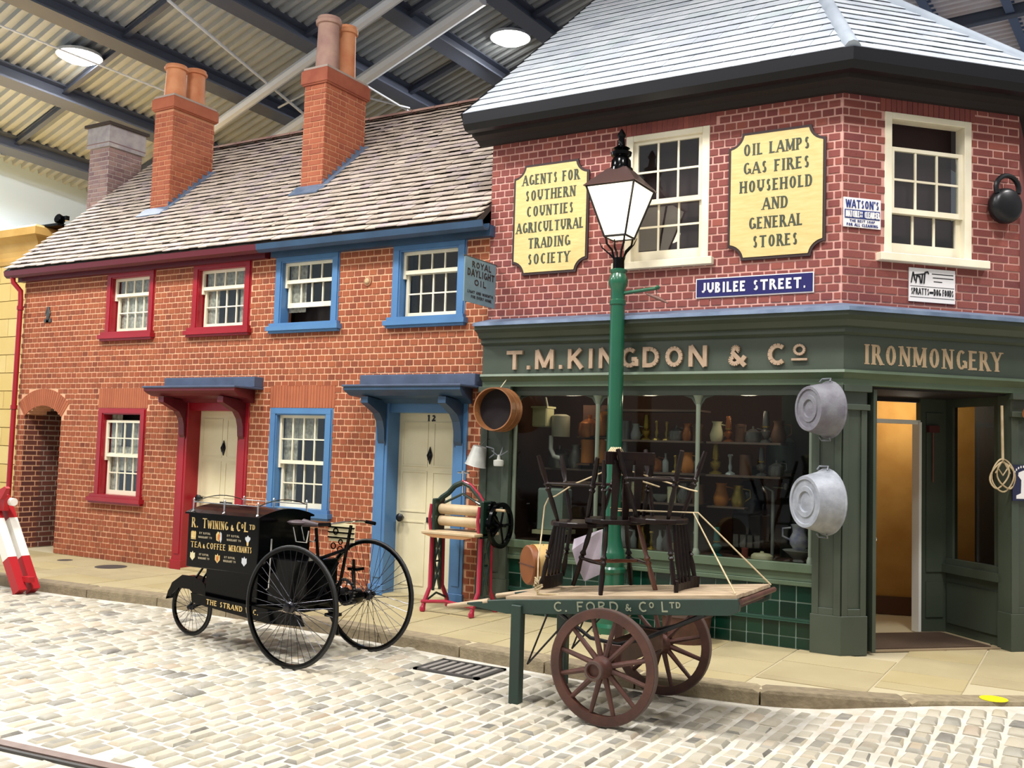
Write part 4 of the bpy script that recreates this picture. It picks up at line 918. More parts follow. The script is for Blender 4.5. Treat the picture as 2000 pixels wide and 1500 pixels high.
# ------------------------------------------------------------------ goods hung outside
m_zinc = M('galvanised_zinc', 'a6aab2', .6, metal=.25, c2='8a8e96', scale=9, bump=.3, bscale=30); m_zincd = M('zinc_dull', '888c92', .5, metal=.5, c2='6e7278', scale=12)
def tub(name, loc, r, h, lab, mat, fr=None):
    t = root(name, lab, 'tub', loc, group='tin baths on the shop pier')
    m = TR(*loc) @ Matrix.Rotation(R(-32), 4, 'Z') @ Matrix.Rotation(R(90), 4, 'X')        # axis towards the street
    MB().lathe([(r*1.04, 0), (r*1.06, .01), (r*1.0, .02), (r*.82, h), (r*.8, h+.012), (r*.7, h+.012), (r*.68, h-.0), (r*.5, h), (r*.48, h+.01), (r*.33, h+.01), (r*.3, h-.006), (r*.1, h-.004), (.004, h)], 36, m, sx=.92, sy=1.12).build('bowl', mat, t, smooth=35)
    mb = MB(); mb.tube([m @ Vector((-.06, r*1.12, .06)), m @ Vector((-.05, r*1.25, .04)), m @ Vector((.05, r*1.25, .04)), m @ Vector((.06, r*1.12, .06))], .008, 8)
    mb.tube([m @ Vector((-.06, -r*1.12, .06)), m @ Vector((-.05, -r*1.25, .04)), m @ Vector((.05, -r*1.25, .04)), m @ Vector((.06, -r*1.12, .06))], .008, 8)
    mb.build('handle', m_zincd, t, smooth=40)
tub('tin_bath', (-1.98, -.2, 2.13), .215, .24, 'upper dull grey tin bath hanging base outwards on the pier', M('zinc_aged', '7e7e84', .65, metal=.2, c2='6a6670', scale=8, bump=.4, bscale=30))
tub('tin_bath', (-1.99, -.22, 1.33), .245, .25, 'lower bright galvanised tin bath hanging base outwards on the pier', m_zinc)
t = root('wooden_sieve', 'round bentwood sieve hanging beside the blue door case', 'sieve', (-5.4, -.1, 2.12))
m = TR(-5.36, -.12, 2.11) @ Matrix.Rotation(R(90), 4, 'X') @ Matrix.Rotation(R(4), 4, 'Y')
mw = M('bent_ash', '94623a', .5, c2='744a2a', scale=5)
mb = MB()
for k in range(40):
    a, b = 2*math.pi*k/40, 2*math.pi*(k+1)/40; P = lambda r, th, z: m @ Vector((r*math.cos(th), r*math.sin(th), z))
    mb.add([P(.225, a, 0), P(.225, b, 0), P(.225, b, .24), P(.225, a, .24), P(.213, a, 0), P(.213, b, 0), P(.213, b, .24), P(.213, a, .24)], [(0, 1, 2, 3), (4, 7, 6, 5), (3, 2, 6, 7), (0, 4, 5, 1)])
mb.build('hoop', mw, t, smooth=30)
for z in (.03, .12): MB().lathe([(.226, z-.02), (.234, z-.02), (.234, z+.02), (.226, z+.02)], 40, m, ring=True).build('binding', mw, t, smooth=30)
MB().lathe([(.213, .11), (.213, .114), (.005, .114)], 40, m).build('mesh', M('sieve_mesh', '171012', .9), t)
MB().tube([(-5.36, -.2, 2.33), (-5.33, -.12, 2.43), (-5.33, -.06, 2.46)], .005, 6).build('string', M('string', 'c9c0a0', .9), t)
t = root('zinc_measure', 'conical pale grey zinc bucket hanging at a tilt below the sieve', 'bucket', (-5.62, -.15, 1.62))
m = TR(-5.6, -.17, 1.72) @ Matrix.Rotation(R(14), 4, 'Y') @ Matrix.Rotation(R(180), 4, 'X')
MB().lathe([(.07, 0), (.075, .005), (.11, .2), (.118, .21), (.112, .21), (.1, .19), (.066, .01)], 24, m).build('body', M('pale_zinc', 'a9a8a0', .5, metal=.2, c2='93948e', scale=8), t, smooth=40)
MB().tube([(-5.54, -.14, 1.72), (-5.46, -.12, 1.7), (-5.45, -.12, 1.64), (-5.5, -.14, 1.6)], .009, 8).build('handle', m_zincd, t, smooth=40)
MB().tube([(-5.6, -.16, 1.72), (-5.56, -.1, 1.8), (-5.55, -.05, 1.8)], .004, 6).build('hook', m_iron, t)
t = root('enamel_lamp_shade', 'small white enamel fitting on thin arms beside the zinc bucket', 'lamp fitting', (-5.36, -.15, 1.55))
MB().lathe([(.05, 0), (.055, .02), (.055, .06), (.02, .07), (.01, .12)], 20, TR(-5.37, -.16, 1.52)).build('shade', M('dull_white', 'b8b8b0', .4), t, smooth=40)
mb = MB(); mb.tube([(-5.47, -.14, 1.68), (-5.37, -.16, 1.62), (-5.28, -.13, 1.68)], .006, 6); mb.tube([(-5.37, -.16, 1.6), (-5.37, -.08, 1.72)], .006, 6); mb.build('arm', m_zincd, t)
t = root('carpet_beater', 'woven cane carpet beater hanging by the shop entrance', 'carpet beater', FC @ Vector((1.68, .02, 1.7)))
m_cane = M('cane', 'c2ae8a', .6, c2='a8926c', scale=12)
q = lambda u, z, v=.1: FC @ Vector((u-.06, v, z))
MB().tube([q(1.67, 2.24), q(1.675, 1.98), q(1.68, 1.74)], .012, 8).build('handle', m_cane, t, smooth=40)
mb = MB()
for k in range(3):
    pts = []
    for i in range(26):
        th = 2*math.pi*i/26; cx = 1.68+(k-1)*.035; rx = .085 if k != 1 else .115; rz = .15 if k == 1 else .13
        a = (k-1)*.5; px, pz = rx*math.cos(th), rz*math.sin(th); pts.append(q(cx+px*math.cos(a)-pz*math.sin(a), 1.6+px*math.sin(a)+pz*math.cos(a), .1+.01*math.sin(3*th+k)))
    mb.tube(pts, .0075, 6, closed=True)
mb.tube([q(1.6, 1.7), q(1.68, 1.6), q(1.76, 1.7)], .007, 6); mb.tube([q(1.6, 1.62), q(1.68, 1.74), q(1.76, 1.62)], .007, 6)
mb.build('woven_head', m_cane, t, smooth=40)
t = root('hanging_brush', 'thin hanging brush with a dark red head inside the shop lobby', 'brush', FC @ Vector((1.66, -.86, 1.8)))
MB().tube([FC @ Vector((1.62, -.86, 1.5)), FC @ Vector((1.62, -.86, 2.0))], .009, 6).build('handle', M('brush_wood', '6a4438', .6), t)
MB().box(1.56, 1.68, -.89, -.84, 2.0, 2.07, m=FC).build('head', M('brush_red', '4a1c1c', .8), t)
t = root('trade_padlock', 'large black iron padlock trade sign on the corner brickwork', 'padlock', FC @ Vector((1.66, .05, 4.15)))
m = FC @ TR(1.66, .09, 4.11) @ Matrix.Rotation(R(90), 4, 'X')
mb = MB(); mb.lathe([(.004, -.08), (.12, -.075), (.16, -.04), (.17, 0), (.16, .04), (.12, .075), (.004, .08)], 28, m); mb.build('body', m_blackm, t, smooth=40)
mb = MB(); mb.tube([FC @ Vector((1.66+.125*math.cos(R(a)), .12, 4.27+.12*math.sin(R(a)))) for a in range(-20, 210, 15)], .024, 8); mb.build('shackle', m_blackm, t, smooth=40)
MB().tube([FC @ Vector((1.66, .0, 4.39)), FC @ Vector((1.66, .12, 4.39))], .012, 6).build('wall_hook', m_blackm, t)
t = root('copper_pan', 'orange copper pan hanging at the right edge above the navy sign', 'pan', FC @ Vector((1.98, .1, 2.1)))
m = FC @ TR(1.93, .24, 2.13) @ Matrix.Rotation(R(-60), 4, 'Y')
MB().lathe([(.02, .16), (.09, .15), (.12, 0), (.126, -.01), (.112, -.01), (.08, .13), (.02, .14)], 24, m).build('pan', M('copper', 'c2784a', .35, metal=.6), t, smooth=40)
MB().tube([FC @ Vector((1.88, .22, 2.25)), FC @ Vector((1.88, .08, 2.36))], .006, 6).build('hook', m_iron, t)

# ------------------------------------------------------------------ street lamp
LX, LY = -3.96, -.35
lp = root('street_lamp', 'green cast iron street lamp with a lit square lantern', 'street lamp', (LX, LY, 0))
m_lg = M('lamp_green', '17573c', .3, c2='14503a', scale=3, coat=.3); T_ = TR(LX, LY, 0)
MB().lathe([(.17, 0), (.17, .06), (.13, .09), (.125, .3), (.12, .55), (.135, .57), (.135, .6), (.12, .62), (.128, .68), (.13, .74), (.12, .76), (.1, .82), (.085, .9), (.08, 1.0)], 28, T_).build('base', m_lg, lp, smooth=35)
MB().lathe([(.078, 1.0), (.074, 1.6), (.07, 3.12), (.08, 3.13), (.08, 3.17), (.07, 3.18), (.07, 3.28), (.09, 3.32), (.095, 3.36), (.085, 3.4), (.072, 3.43), (.082, 3.45), (.082, 3.47), (.06, 3.48)], 28, T_).build('column', m_lg, lp, smooth=35)
MB().lathe([(.06, 3.48), (.058, 3.58), (.05, 3.59)], 8, T_).build('collar', m_black, lp)
b = MB(); b.tube([(LX+.06, LY, 3.24), (LX+.4, LY, 3.27)], .018, 10); b.lathe([(.012, -.02), (.026, 0), (.012, .02)], 10, TR(LX+.41, LY, 3.275)); b.build('ladder_bar', m_lg, lp, smooth=40)
for sx, sy in ((1, 1), (1, -1), (-1, 1), (-1, -1)):
    MB().tube([(LX+sx*.035, LY+sy*.035, 3.57), (LX+sx*.05, LY+sy*.05, 3.66), (LX+sx*.09, LY+sy*.09, 3.72), (LX+sx*.1, LY+sy*.1, 3.8)], [.011, .011, .011, .009], 8).build('lantern_bracket', m_black, lp, smooth=40)
for sx in (1, -1): MB().tube([(LX+sx*.035, LY, 3.57), (LX+sx*.09, LY-.02, 3.63), (LX+sx*.17, LY-.03, 3.7), (LX+sx*.2, LY-.03, 3.76)], [.009, .008, .006, .003], 6).build('scroll', m_black, lp, smooth=40)
zb_, zt_, hb_, ht_ = 3.79, 4.27, .11, .25
fr_ = MB()
for sx, sy in ((1, 1), (1, -1), (-1, 1), (-1, -1)): fr_.tube([(LX+sx*hb_, LY+sy*hb_, zb_), (LX+sx*ht_, LY+sy*ht_, zt_)], .011, 6)
for h_, z_ in ((hb_, zb_), (ht_, zt_)): fr_.tube([(LX-h_, LY-h_, z_), (LX+h_, LY-h_, z_), (LX+h_, LY+h_, z_), (LX-h_, LY+h_, z_)], .012, 6, closed=True)
fr_.build('lantern_frame', m_blackm, lp)
m_lit = M('lit_glass', 'fff3dc', .4, emit=1.15, c2=None)
for (ax, sg) in (('y', -1), ('x', 1), ('y', 1), ('x', -1)):
    b0, b1 = hb_-.01, ht_-.01
    if ax == 'y': P = [(LX-b0, LY+sg*b0, zb_), (LX+b0, LY+sg*b0, zb_), (LX+b1, LY+sg*b1, zt_), (LX-b1, LY+sg*b1, zt_)]; v = (0, sg*.004, 0)
    else: P = [(LX+sg*b0, LY-b0, zb_), (LX+sg*b0, LY+b0, zb_), (LX+sg*b1, LY+b1, zt_), (LX+sg*b1, LY-b1, zt_)]; v = (sg*.004, 0, 0)
    MB().ext(P, v).build('glass_panel', m_lit, lp)
rf_ = MB(); rf_.add([(LX+sx*(ht_+.025), LY+sy*(ht_+.025), zt_+.0) for sx, sy in ((-1, -1), (1, -1), (1, 1), (-1, 1))]+[(LX+sx*.1, LY+sy*.1, zt_+.19) for sx, sy in ((-1, -1), (1, -1), (1, 1), (-1, 1))], [(0, 1, 5, 4), (1, 2, 6, 5), (2, 3, 7, 6), (3, 0, 4, 7), (4, 5, 6, 7), (3, 2, 1, 0)])
rf_.build('lantern_roof', M('copper_brown', '5a4440', .35, metal=.4), lp)
MB().lathe([(.12, zt_+.17), (.115, zt_+.2), (.1, zt_+.21), (.095, zt_+.28), (.075, zt_+.31), (.1, zt_+.33), (.105, zt_+.36), (.06, zt_+.38), (.085, zt_+.4), (.04, zt_+.43), (.03, zt_+.5), (.045, zt_+.53), (.03, zt_+.56), (.004, zt_+.6)], 20, T_).build('finial', m_black, lp, smooth=35)
pl = bpy.data.lights.new('street_lamp_mantle', 'POINT'); pl.energy = 6; pl.color = (1, .85, .65); pl.shadow_soft_size = .1; o = bpy.data.objects.new('street_lamp_mantle', pl); C.objects.link(o); o.location = (LX, LY-.5, 4.1)
t = root('iron_ornament', 'small dark iron bird-shaped bracket hanging from the lamp ladder bar', 'bracket', (LX+.42, LY, 3.15))
mb = MB(); mb.tube([(LX+.4, LY, 3.26), (LX+.4, LY, 3.2)], .004, 5); mb.build('chain', m_iron, t)
mb = MB(); mb.tube([(LX+.3, LY, 3.22), (LX+.42, LY, 3.17), (LX+.52, LY, 3.12)], [.008, .02, .006], 8); mb.build('ornament', M('rust_iron', '6a4a40', .6), t, smooth=40)

# ------------------------------------------------------------------ wheels
def spoke_wheel(par, c, r, n, mats, hubr=.05, hubl=.1, rimw=.03, rimt=.03, spr=.004, wood=False):
    w_ = MB(); w_.ring(c, r, rimw, rimt, 48)
    rim = w_.build('wheel', mats[0], par, smooth=40)
    if not wood:
        MB().tube([(c[0]+r*math.cos(2*math.pi*k/48), c[1], c[2]+r*math.sin(2*math.pi*k/48)) for k in range(48)], rimt*.55, 8, closed=True).build('tyre', mats[2], rim, smooth=60)
    else: 
        MB().ring(c, r+.008, .008, rimt*.9, 48).build('tyre', mats[2], rim, smooth=40)
    if wood:
        MB().lathe([(.05, -.1), (.055, -.09), (.068, -.05), (.078, 0), (.072, .04), (.06, .06), (.058, .15), (.04, .155), (.038, .13), (.004, .13)], 24, along(c, (0, -1, 0))).build('hub', mats[0], rim, smooth=35)
        MB().lathe([(.059, .13), (.062, .13), (.062, .157), (.045, .157)], 24, along(c, (0, -1, 0)), ring=True).build('hub_band', mats[2], rim, smooth=35)
    else: MB().lathe([(hubr*.5, -hubl*.6), (hubr*.6, -hubl*.5), (hubr*.62, -hubl*.2), (hubr, -hubl*.12), (hubr, hubl*.12), (hubr*.7, hubl*.25), (hubr*.7, hubl*.5), (hubr*.35, hubl*.52), (.004, hubl*.53)], 20, along(c, (0, -1, 0))).build('hub', mats[1], rim, smooth=35)
    for k in range(n):
        a = 2*math.pi*(k+.5)/n
        if wood:
            d_ = Vector((math.cos(a), 0, math.sin(a))); p0 = Vector(c)+d_*hubr*.8; p1 = Vector(c)+d_*(r-rimw+.01); mid = (p0+p1)/2
            MB().tube([p0, p0.lerp(p1, .2), mid, p1], [spr*1.25, spr*1.1, spr, spr*.85], 8).build('spoke', mats[0], rim, smooth=40)
        else:
            tw = (.25 if k % 2 else -.25); off_ = (hubl*.12 if (k//2) % 2 else -hubl*.12)
            MB().tube([(c[0]+hubr*math.cos(a+tw*2), c[1]+off_, c[2]+hubr*math.sin(a+tw*2)), (c[0]+(r-rimw)*math.cos(a), c[1], c[2]+(r-rimw)*math.sin(a))], spr, 4).build('spoke', mats[1], rim)
    return rim
# ------------------------------------------------------------------ delivery tricycle
tk = root('delivery_tricycle', 'black delivery tricycle van with gold lettering R TWINING & CO LTD', 'tricycle', (-6.0, -2.55, RZ))
mt = (m_black, M('dark_nickel', '3c3c40', .25, metal=1), M('black_rubber', '101012', .5))
spoke_wheel(tk, (-5.53, -3.02, .39), .475, 40, mt, .045, .12, .026, .028, .0026)
spoke_wheel(tk, (-5.5, -2.08, .385), .475, 40, mt, .045, .12, .026, .028, .0026)
spoke_wheel(tk, (-7.13, -2.6, .17), .245, 24, mt, .03, .08, .024, .026, .0022)
x0, x1, y0, y1, z0, z1 = -6.92, -6.06, -2.88, -2.24, .58, 1.05
bd = MB(); n = 10; prof = [(y0, z0), (y0, z1)]+[(y0+(y1-y0)*i/n, z1+.06*math.sin(math.pi*i/n)) for i in range(1, n)]+[(y1, z1), (y1, z0)]
bd.ext([(x0, p, q) for p, q in prof], (x1-x0, 0, 0)); body = bd.build('van_body', m_black, tk, bev=.006)
rp = MB(); prof = [(y0-.02, z1-.005), (y0-.02, z1+.01)]+[(y0-.02+(y1-y0+.04)*i/n, z1+.015+.06*math.sin(math.pi*i/n)) for i in range(1, n)]+[(y1+.02, z1+.01), (y1+.02, z1-.005)]
rp.ext([(x0-.02, p, q) for p, q in prof], (x1-x0+.04, 0, 0)); rp.build('roof_panel', m_black, body)
MB().box(-6.72, -6.1, y0+.05, y1-.05, .24, z0+.01).build('lower_body', m_black, tk, bev=.006)
MB().box(-6.06, -5.62, y0+.12, y1-.12, .3, .72).build('front_box', m_black, tk, bev=.01)
sk = MB(); sk.ext([(-6.82, y0-.02, .36), (-5.55, y0-.02, .30), (-5.5, y0-.02, .22), (-5.9, y0-.02, .2), (-6.6, y0-.02, .26), (-6.8, y0-.02, .28)], (0, .02, 0)); sk = sk.build('valance', m_black, tk)
FT = TR(0, y0, 0) @ FB
mb = MB(); text(mb, '216', FT, -6.78, -6.68, .285, .05, .2, .002, True, off=.021) if False else None
text(mb, 'THE STRAND W.C.', frameM((-6.62, y0, .285), Vector((1, 0, -.05)).normalized(), (0, -1, 0), (.05, 0, 1)), 0, .62, 0, .042, .2, .002, True, off=.021); mb.build('lettering', m_gold, sk)
mb = MB(); text(mb, 'R. T', FT, -6.87, -6.68, .93, .085, .15, .002, True, off=.001); text(mb, 'WINING', FT, -6.67, -6.42, .93, .07, .15, .002, True, off=.001); text(mb, '&', FT, -6.39, -6.35, .93, .05, .2, .002, True, off=.001)
text(mb, 'C', FT, -6.32, -6.27, .93, .08, .18, .002, True, off=.001); text(mb, 'O', FT, -6.265, -6.235, .955, .04, .2, .002, True, off=.001); text(mb, 'L', FT, -6.23, -6.18, .93, .08, .18, .002, True, off=.001); text(mb, 'TD', FT, -6.17, -6.1, .955, .04, .22, .002, True, off=.001)
text(mb, 'TEA', FT, -6.87, -6.74, .755, .05, .15, .002, True, off=.001); text(mb, '&', FT, -6.72, -6.69, .755, .035, .22, .002, True, off=.001); text(mb, 'COFFEE', FT, -6.67, -6.44, .755, .05, .15, .002, True, off=.001); text(mb, 'MERCHANTS', FT, -6.4, -6.13, .755, .05, .15, .002, True, off=.001)
mb.build('gold_lettering', m_gold, body)
m_silv = M('silver_leaf', 'c9ccd0', .4); m_red2 = M('crest_orange', 'c4702c', .5)
def crest(u, z, kind):
    mb = MB(); mg = m_gold if kind != 2 else m_silv
    if kind == 0:
        for k in (-1, 0, 1): mb.ext([FT @ Vector((u+.02*k+a, .002, z+b)) for a, b in ((-.009, -.03), (.009, -.03), (.011, .02), (0, .035), (-.011, .02))], (0, -.002, 0))
        mb.box(u-.03, u+.03, .0015, .003, z-.04, z-.032, m=FT)
    elif kind == 1:
        mb.ext([FT @ Vector((u+a, .002, z+b)) for a, b in ((-.035, -.03), (.0, -.04), (.0, .04), (-.02, .045), (-.04, .02))], (0, -.002, 0))
        m3 = MB(); m3.ext([FT @ Vector((u+a, .002, z+b)) for a, b in ((.004, -.02), (.02, -.05), (.03, -.02), (.026, .03), (.012, .045), (.004, .02))], (0, -.002, 0)); m3.build('crest_supporter', m_silv, body)
        m4 = MB(); m4.ext([FT @ Vector((u+a, .0045, z+b)) for a, b in ((-.018, -.02), (.004, -.03), (.012, .02), (-.014, .025))], (0, -.001, 0)); m4.build('crest_shield', m_red2, body)
    elif kind == 2:
        mb.ext([FT @ Vector((u+a, .002, z+b)) for a, b in ((-.01, -.02), (.01, -.02), (.03, .005), (.028, .022), (.01, .024), (0, .038), (-.01, .024), (-.028, .022), (-.03, .005))], (0, -.002, 0))
        m3 = MB(); m3.ext([FT @ Vector((u+a, .002, z+b)) for a, b in ((-.012, -.02), (.012, -.02), (.009, -.05), (-.009, -.05))], (0, -.002, 0)); m3.build('crest_coronet', m_gold, body)
    else:
        mg = M('cream_leaf', 'd9cfa4', .4) if kind == 3 else (m_silv if kind == 5 else m_gold)
        mb.ext([FT @ Vector((u+a, .002, z+b)) for a, b in ((-.028, .03), (-.03, -.012), (0, -.04), (.03, -.012), (.028, .03), (.01, .024), (0, .042), (-.01, .024))], (0, -.002, 0))
        if kind == 4: m4 = MB(); m4.ext([FT @ Vector((u+a, .0045, z+b)) for a, b in ((-.013, .02), (-.012, -.01), (0, -.022), (.012, -.01), (.013, .02))], (0, -.001, 0)); m4.build('crest_shield', m_red2, body)
    mb.build('crest', mg, body)
for u, k in ((-6.84, 0), (-6.52, 1), (-6.18, 2)): crest(u, .865, k)
for u, k in ((-6.84, 3), (-6.53, 4), (-6.21, 5)): crest(u, .68, k)
mb = MB()
for (a, b, z) in ((-6.77, -6.63, .885), (-6.78, -6.61, .85), (-6.43, -6.28, .885), (-6.43, -6.26, .85), (-6.76, -6.64, .7), (-6.77, -6.63, .668), (-6.45, -6.32, .7), (-6.46, -6.31, .668)): text(mb, 'BY ROYAL' if z in (.885, .7) else 'WARRANT TO', FT, a, b, z-.01, .018, .2, .001, False, off=.001)
mb.build('small_lettering', M('buff_small', 'a89c80', .6), body)
rl = MB()
for y in (y0+.02, y1-.02):
    for x in (-6.88, -6.5, -6.1):
        rl.tube([(x, y, z1+.01), (x, y, z1+.12)], .007, 8); rl.lathe([(.024, 0), (.018, .006), (.007, .02)], 12, TR(x, y, z1+.012)); rl.lathe([(.003, -.012), (.012, 0), (.003, .012)], 10, TR(x, y, z1+.125))
    rl.tube([(-6.88, y, z1+.1), (-6.1, y, z1+.1)], .0045, 6)
for x in (-6.88, -6.1): rl.tube([(x, y0+.02+(y1-y0-.04)*i/8, z1+.1+.05*math.sin(math.pi*i/8)) for i in range(9)], .0045, 6)
rl.build('roof_rail', m_chrome, tk, smooth=40)
# rear mudguard with fretted panel, rear fork
mg = MB(); n = 9
for i in range(n):
    a, b = R(20+150*i/n), R(20+150*(i+1)/n)
    P = lambda th, y: (-7.13+.29*math.cos(th), y, .17+.29*math.sin(th)*.98)
    mg.add([P(a, -2.66), P(b, -2.66), P(b, -2.54), P(a, -2.54)], [(0, 1, 2, 3)])
mg.ext([(-7.40, -2.67, .24), (-7.33, -2.67, .38), (-7.2, -2.67, .46), (-7.05, -2.67, .46), (-6.9, -2.67, .4), (-6.86, -2.67, .24), (-7.0, -2.67, .28), (-7.1, -2.67, .34), (-7.25, -2.67, .34), (-7.34, -2.67, .26)], (0, .008, 0))
mg.build('mudguard', m_black, tk)
mb = MB()
for (a, b) in (((-6.75, .3), (-7.13, .17)), ((-6.75, .5), (-7.13, .17)), ((-6.95, .55), (-7.08, .4))):
    for y in (-2.65, -2.55): mb.tube([(a[0], y, a[1]), (b[0], y, b[1])], .01, 8)
mb.build('rear_fork', m_black, tk, smooth=40)
mb = MB()
mb.tube([(-5.53, -3.02, .39), (-5.5, -2.08, .385)], .016, 10); mb.lathe([(.06, -.1), (.065, -.09), (.065, .09), (.06, .1)], 20, along((-5.51, -2.3, .39), (0, 1, 0))); mb.tube([(-5.55, -2.95, .43), (-5.55, -2.2, .43)], .012, 8)
mb.build('axle', m_black, tk, smooth=40)
mb = MB()
for pts in ([(-6.1, -2.55, .35), (-5.5, -2.5, .3)], [(-5.72, -2.55, .98), (-5.66, -2.55, .55), (-5.52, -2.5, .3)], [(-5.38, -2.5, 1.02), (-5.44, -2.5, .7), (-5.52, -2.5, .3)], [(-5.68, -2.55, .72), (-5.42, -2.5, .82)], [(-5.52, -2.5, .3), (-5.48, -2.5, .1)], [(-5.52, -2.75, .39), (-5.42, -2.6, .72)], [(-5.52, -2.25, .39), (-5.42, -2.4, .72)]): mb.tube(pts, .014, 8)
mb.build('frame', m_black, tk, smooth=40)
mb = MB(); mb.lathe([(.004, -.02), (.07, -.018), (.09, 0), (.07, .012), (.02, .02)], 20, TR(-5.88, -2.6, 1.02), sx=1.25, sy=.8); mb.tube([(-5.82, -2.6, 1.02), (-5.66, -2.58, 1.01)], [.035, .014], 10)
sd = mb.build('saddle', M('worn_leather', '4a3e42', .5), tk, smooth=50)
mb = MB()
for y in (-2.64, -2.54): mb.tube([(-5.9, y, .98), (-5.86, y, .86), (-5.74, y, .86), (-5.72, y, .96)], .006, 6)
mb.build('saddle_spring', m_chrome, sd, smooth=40)
mb = MB(); mb.tube([(-5.4, -2.74, 1.04), (-5.38, -2.6, 1.05), (-5.38, -2.4, 1.05), (-5.4, -2.28, 1.04)], .01, 8); hbr = mb.build('handlebar', m_chrome, tk, smooth=40)
for y0_, xe in ((-2.74, -5.52), (-2.28, -5.3)): MB().tube([(-5.4, y0_, 1.04), (xe, y0_, 1.03)], .016, 8).build('grip', m_black, hbr, smooth=40)
MB().tube([(-5.86, -2.93, .9), (-5.86, -2.94, .5), (-5.9, -2.93, .48)], .006, 6).build('brake_rod', m_chrome, tk)
# cranks, gears and pedals between the wheels
mb = MB(); c = (-5.42, -2.5, .47)
mb.ring(c, .1, .015, .012, 28); mb.lathe([(.03, -.03), (.035, 0), (.03, .03)], 12, along(c, (0, -1, 0)))
for k in range(5): a = 2*math.pi*k/5; mb.tube([c, (c[0]+.09*math.cos(a), c[1], c[2]+.09*math.sin(a))], .006, 5)
mb.build('chain_wheel', mt[1], tk, smooth=40)
for sg, y in ((1, -2.62), (-1, -2.38)):
    mb = MB(); mb.tube([(c[0], y, c[2]), (c[0]+.03*sg, y, c[2]-.17*sg)], .009, 6); cr_ = mb.build('crank', mt[1], tk)
    MB().box(c[0]+.03*sg-.05, c[0]+.03*sg+.05, y-.1 if sg > 0 else y, y if sg > 0 else y+.1, c[2]-.17*sg-.012, c[2]-.17*sg+.012).build('pedal', m_black, cr_)
mb = MB()
for k in range(24):
    a = 2*math.pi*k/24; mb.box(-5.42+.105*math.cos(a)-.008, -5.42+.105*math.cos(a)+.008, -2.506, -2.494, .47+.105*math.sin(a)-.005, .47+.105*math.sin(a)+.005)
mb.tube([(-5.42, -2.5, .575), (-5.52, -2.5, .44)], .004, 5); mb.tube([(-5.34, -2.5, .4), (-5.5, -2.5, .33)], .004, 5); mb.build('chain', m_iron, tk)
pn = MB(); pn.box(-5.86, -5.58, -2.22, -2.2, .84, 1.0); pn = pn.build('fretted_panel', M('cream_enamel', 'e8dcb0', .4), tk, label='cream panel with black scrollwork')
mb = MB()
for z in (.87, .915, .96): mb.box(-5.87, -5.57, -2.228, -2.219, z, z+.012)
for (u, z, r_) in ((-5.8, .8, .03), (-5.72, .77, .035), (-5.64, .8, .03), (-5.72, .84, .025), (-5.78, .93, .03)): mb.ring((u, -2.225, z), r_, .009, .006, 16)
mb.build('scrollwork', m_black, pn)

# ------------------------------------------------------------------ handcart
m_cg = M('cart_green', '1f3a30', .5, c2='24332c', scale=5); m_plank = M('worn_plank', 'b8a488', .75, c2='9a8468', scale=4, stretch=(1, 8, 8)); m_wheel = M('red_brown_paint', '57352b', .5, c2='40261f', scale=6, bump=.2); m_tyre = M('worn_iron', '5c4a44', .55, metal=.3)
ct = root('handcart', 'green two-wheeled handcart lettered C. FORD & CO LTD with red-brown wheels', 'handcart', (-2.75, -2.5, RZ))
mw_ = (m_wheel, m_wheel, m_tyre)
for y in (-3.0, -1.97): spoke_wheel(ct, (-2.79, y, .29), .372, 12, mw_, .075, .26, .055, .055, .018, wood=True)
MB().tube([(-2.79, -3.0, .29), (-2.79, -1.97, .29)], .028, 12).build('axle', m_blackm, ct, smooth=40)
MB().box(-2.86, -2.72, -2.86, -2.12, .28, .42).build('axle_bed', m_wheel, ct, bev=.008)
ta = math.atan(.105); CT = frameM((-2.79, -2.5, .715), (math.cos(ta), 0, math.sin(ta)), (0, 1, 0), (-math.sin(ta), 0, math.cos(ta)))
NP = 5
for k in range(NP):
    a = -.36+.72*k/NP; MB().box(-.85, .86+random.uniform(-.01, .01), a+.004, a+.72/NP-.004, 0, .022, m=CT).build('plank', m_plank, ct)
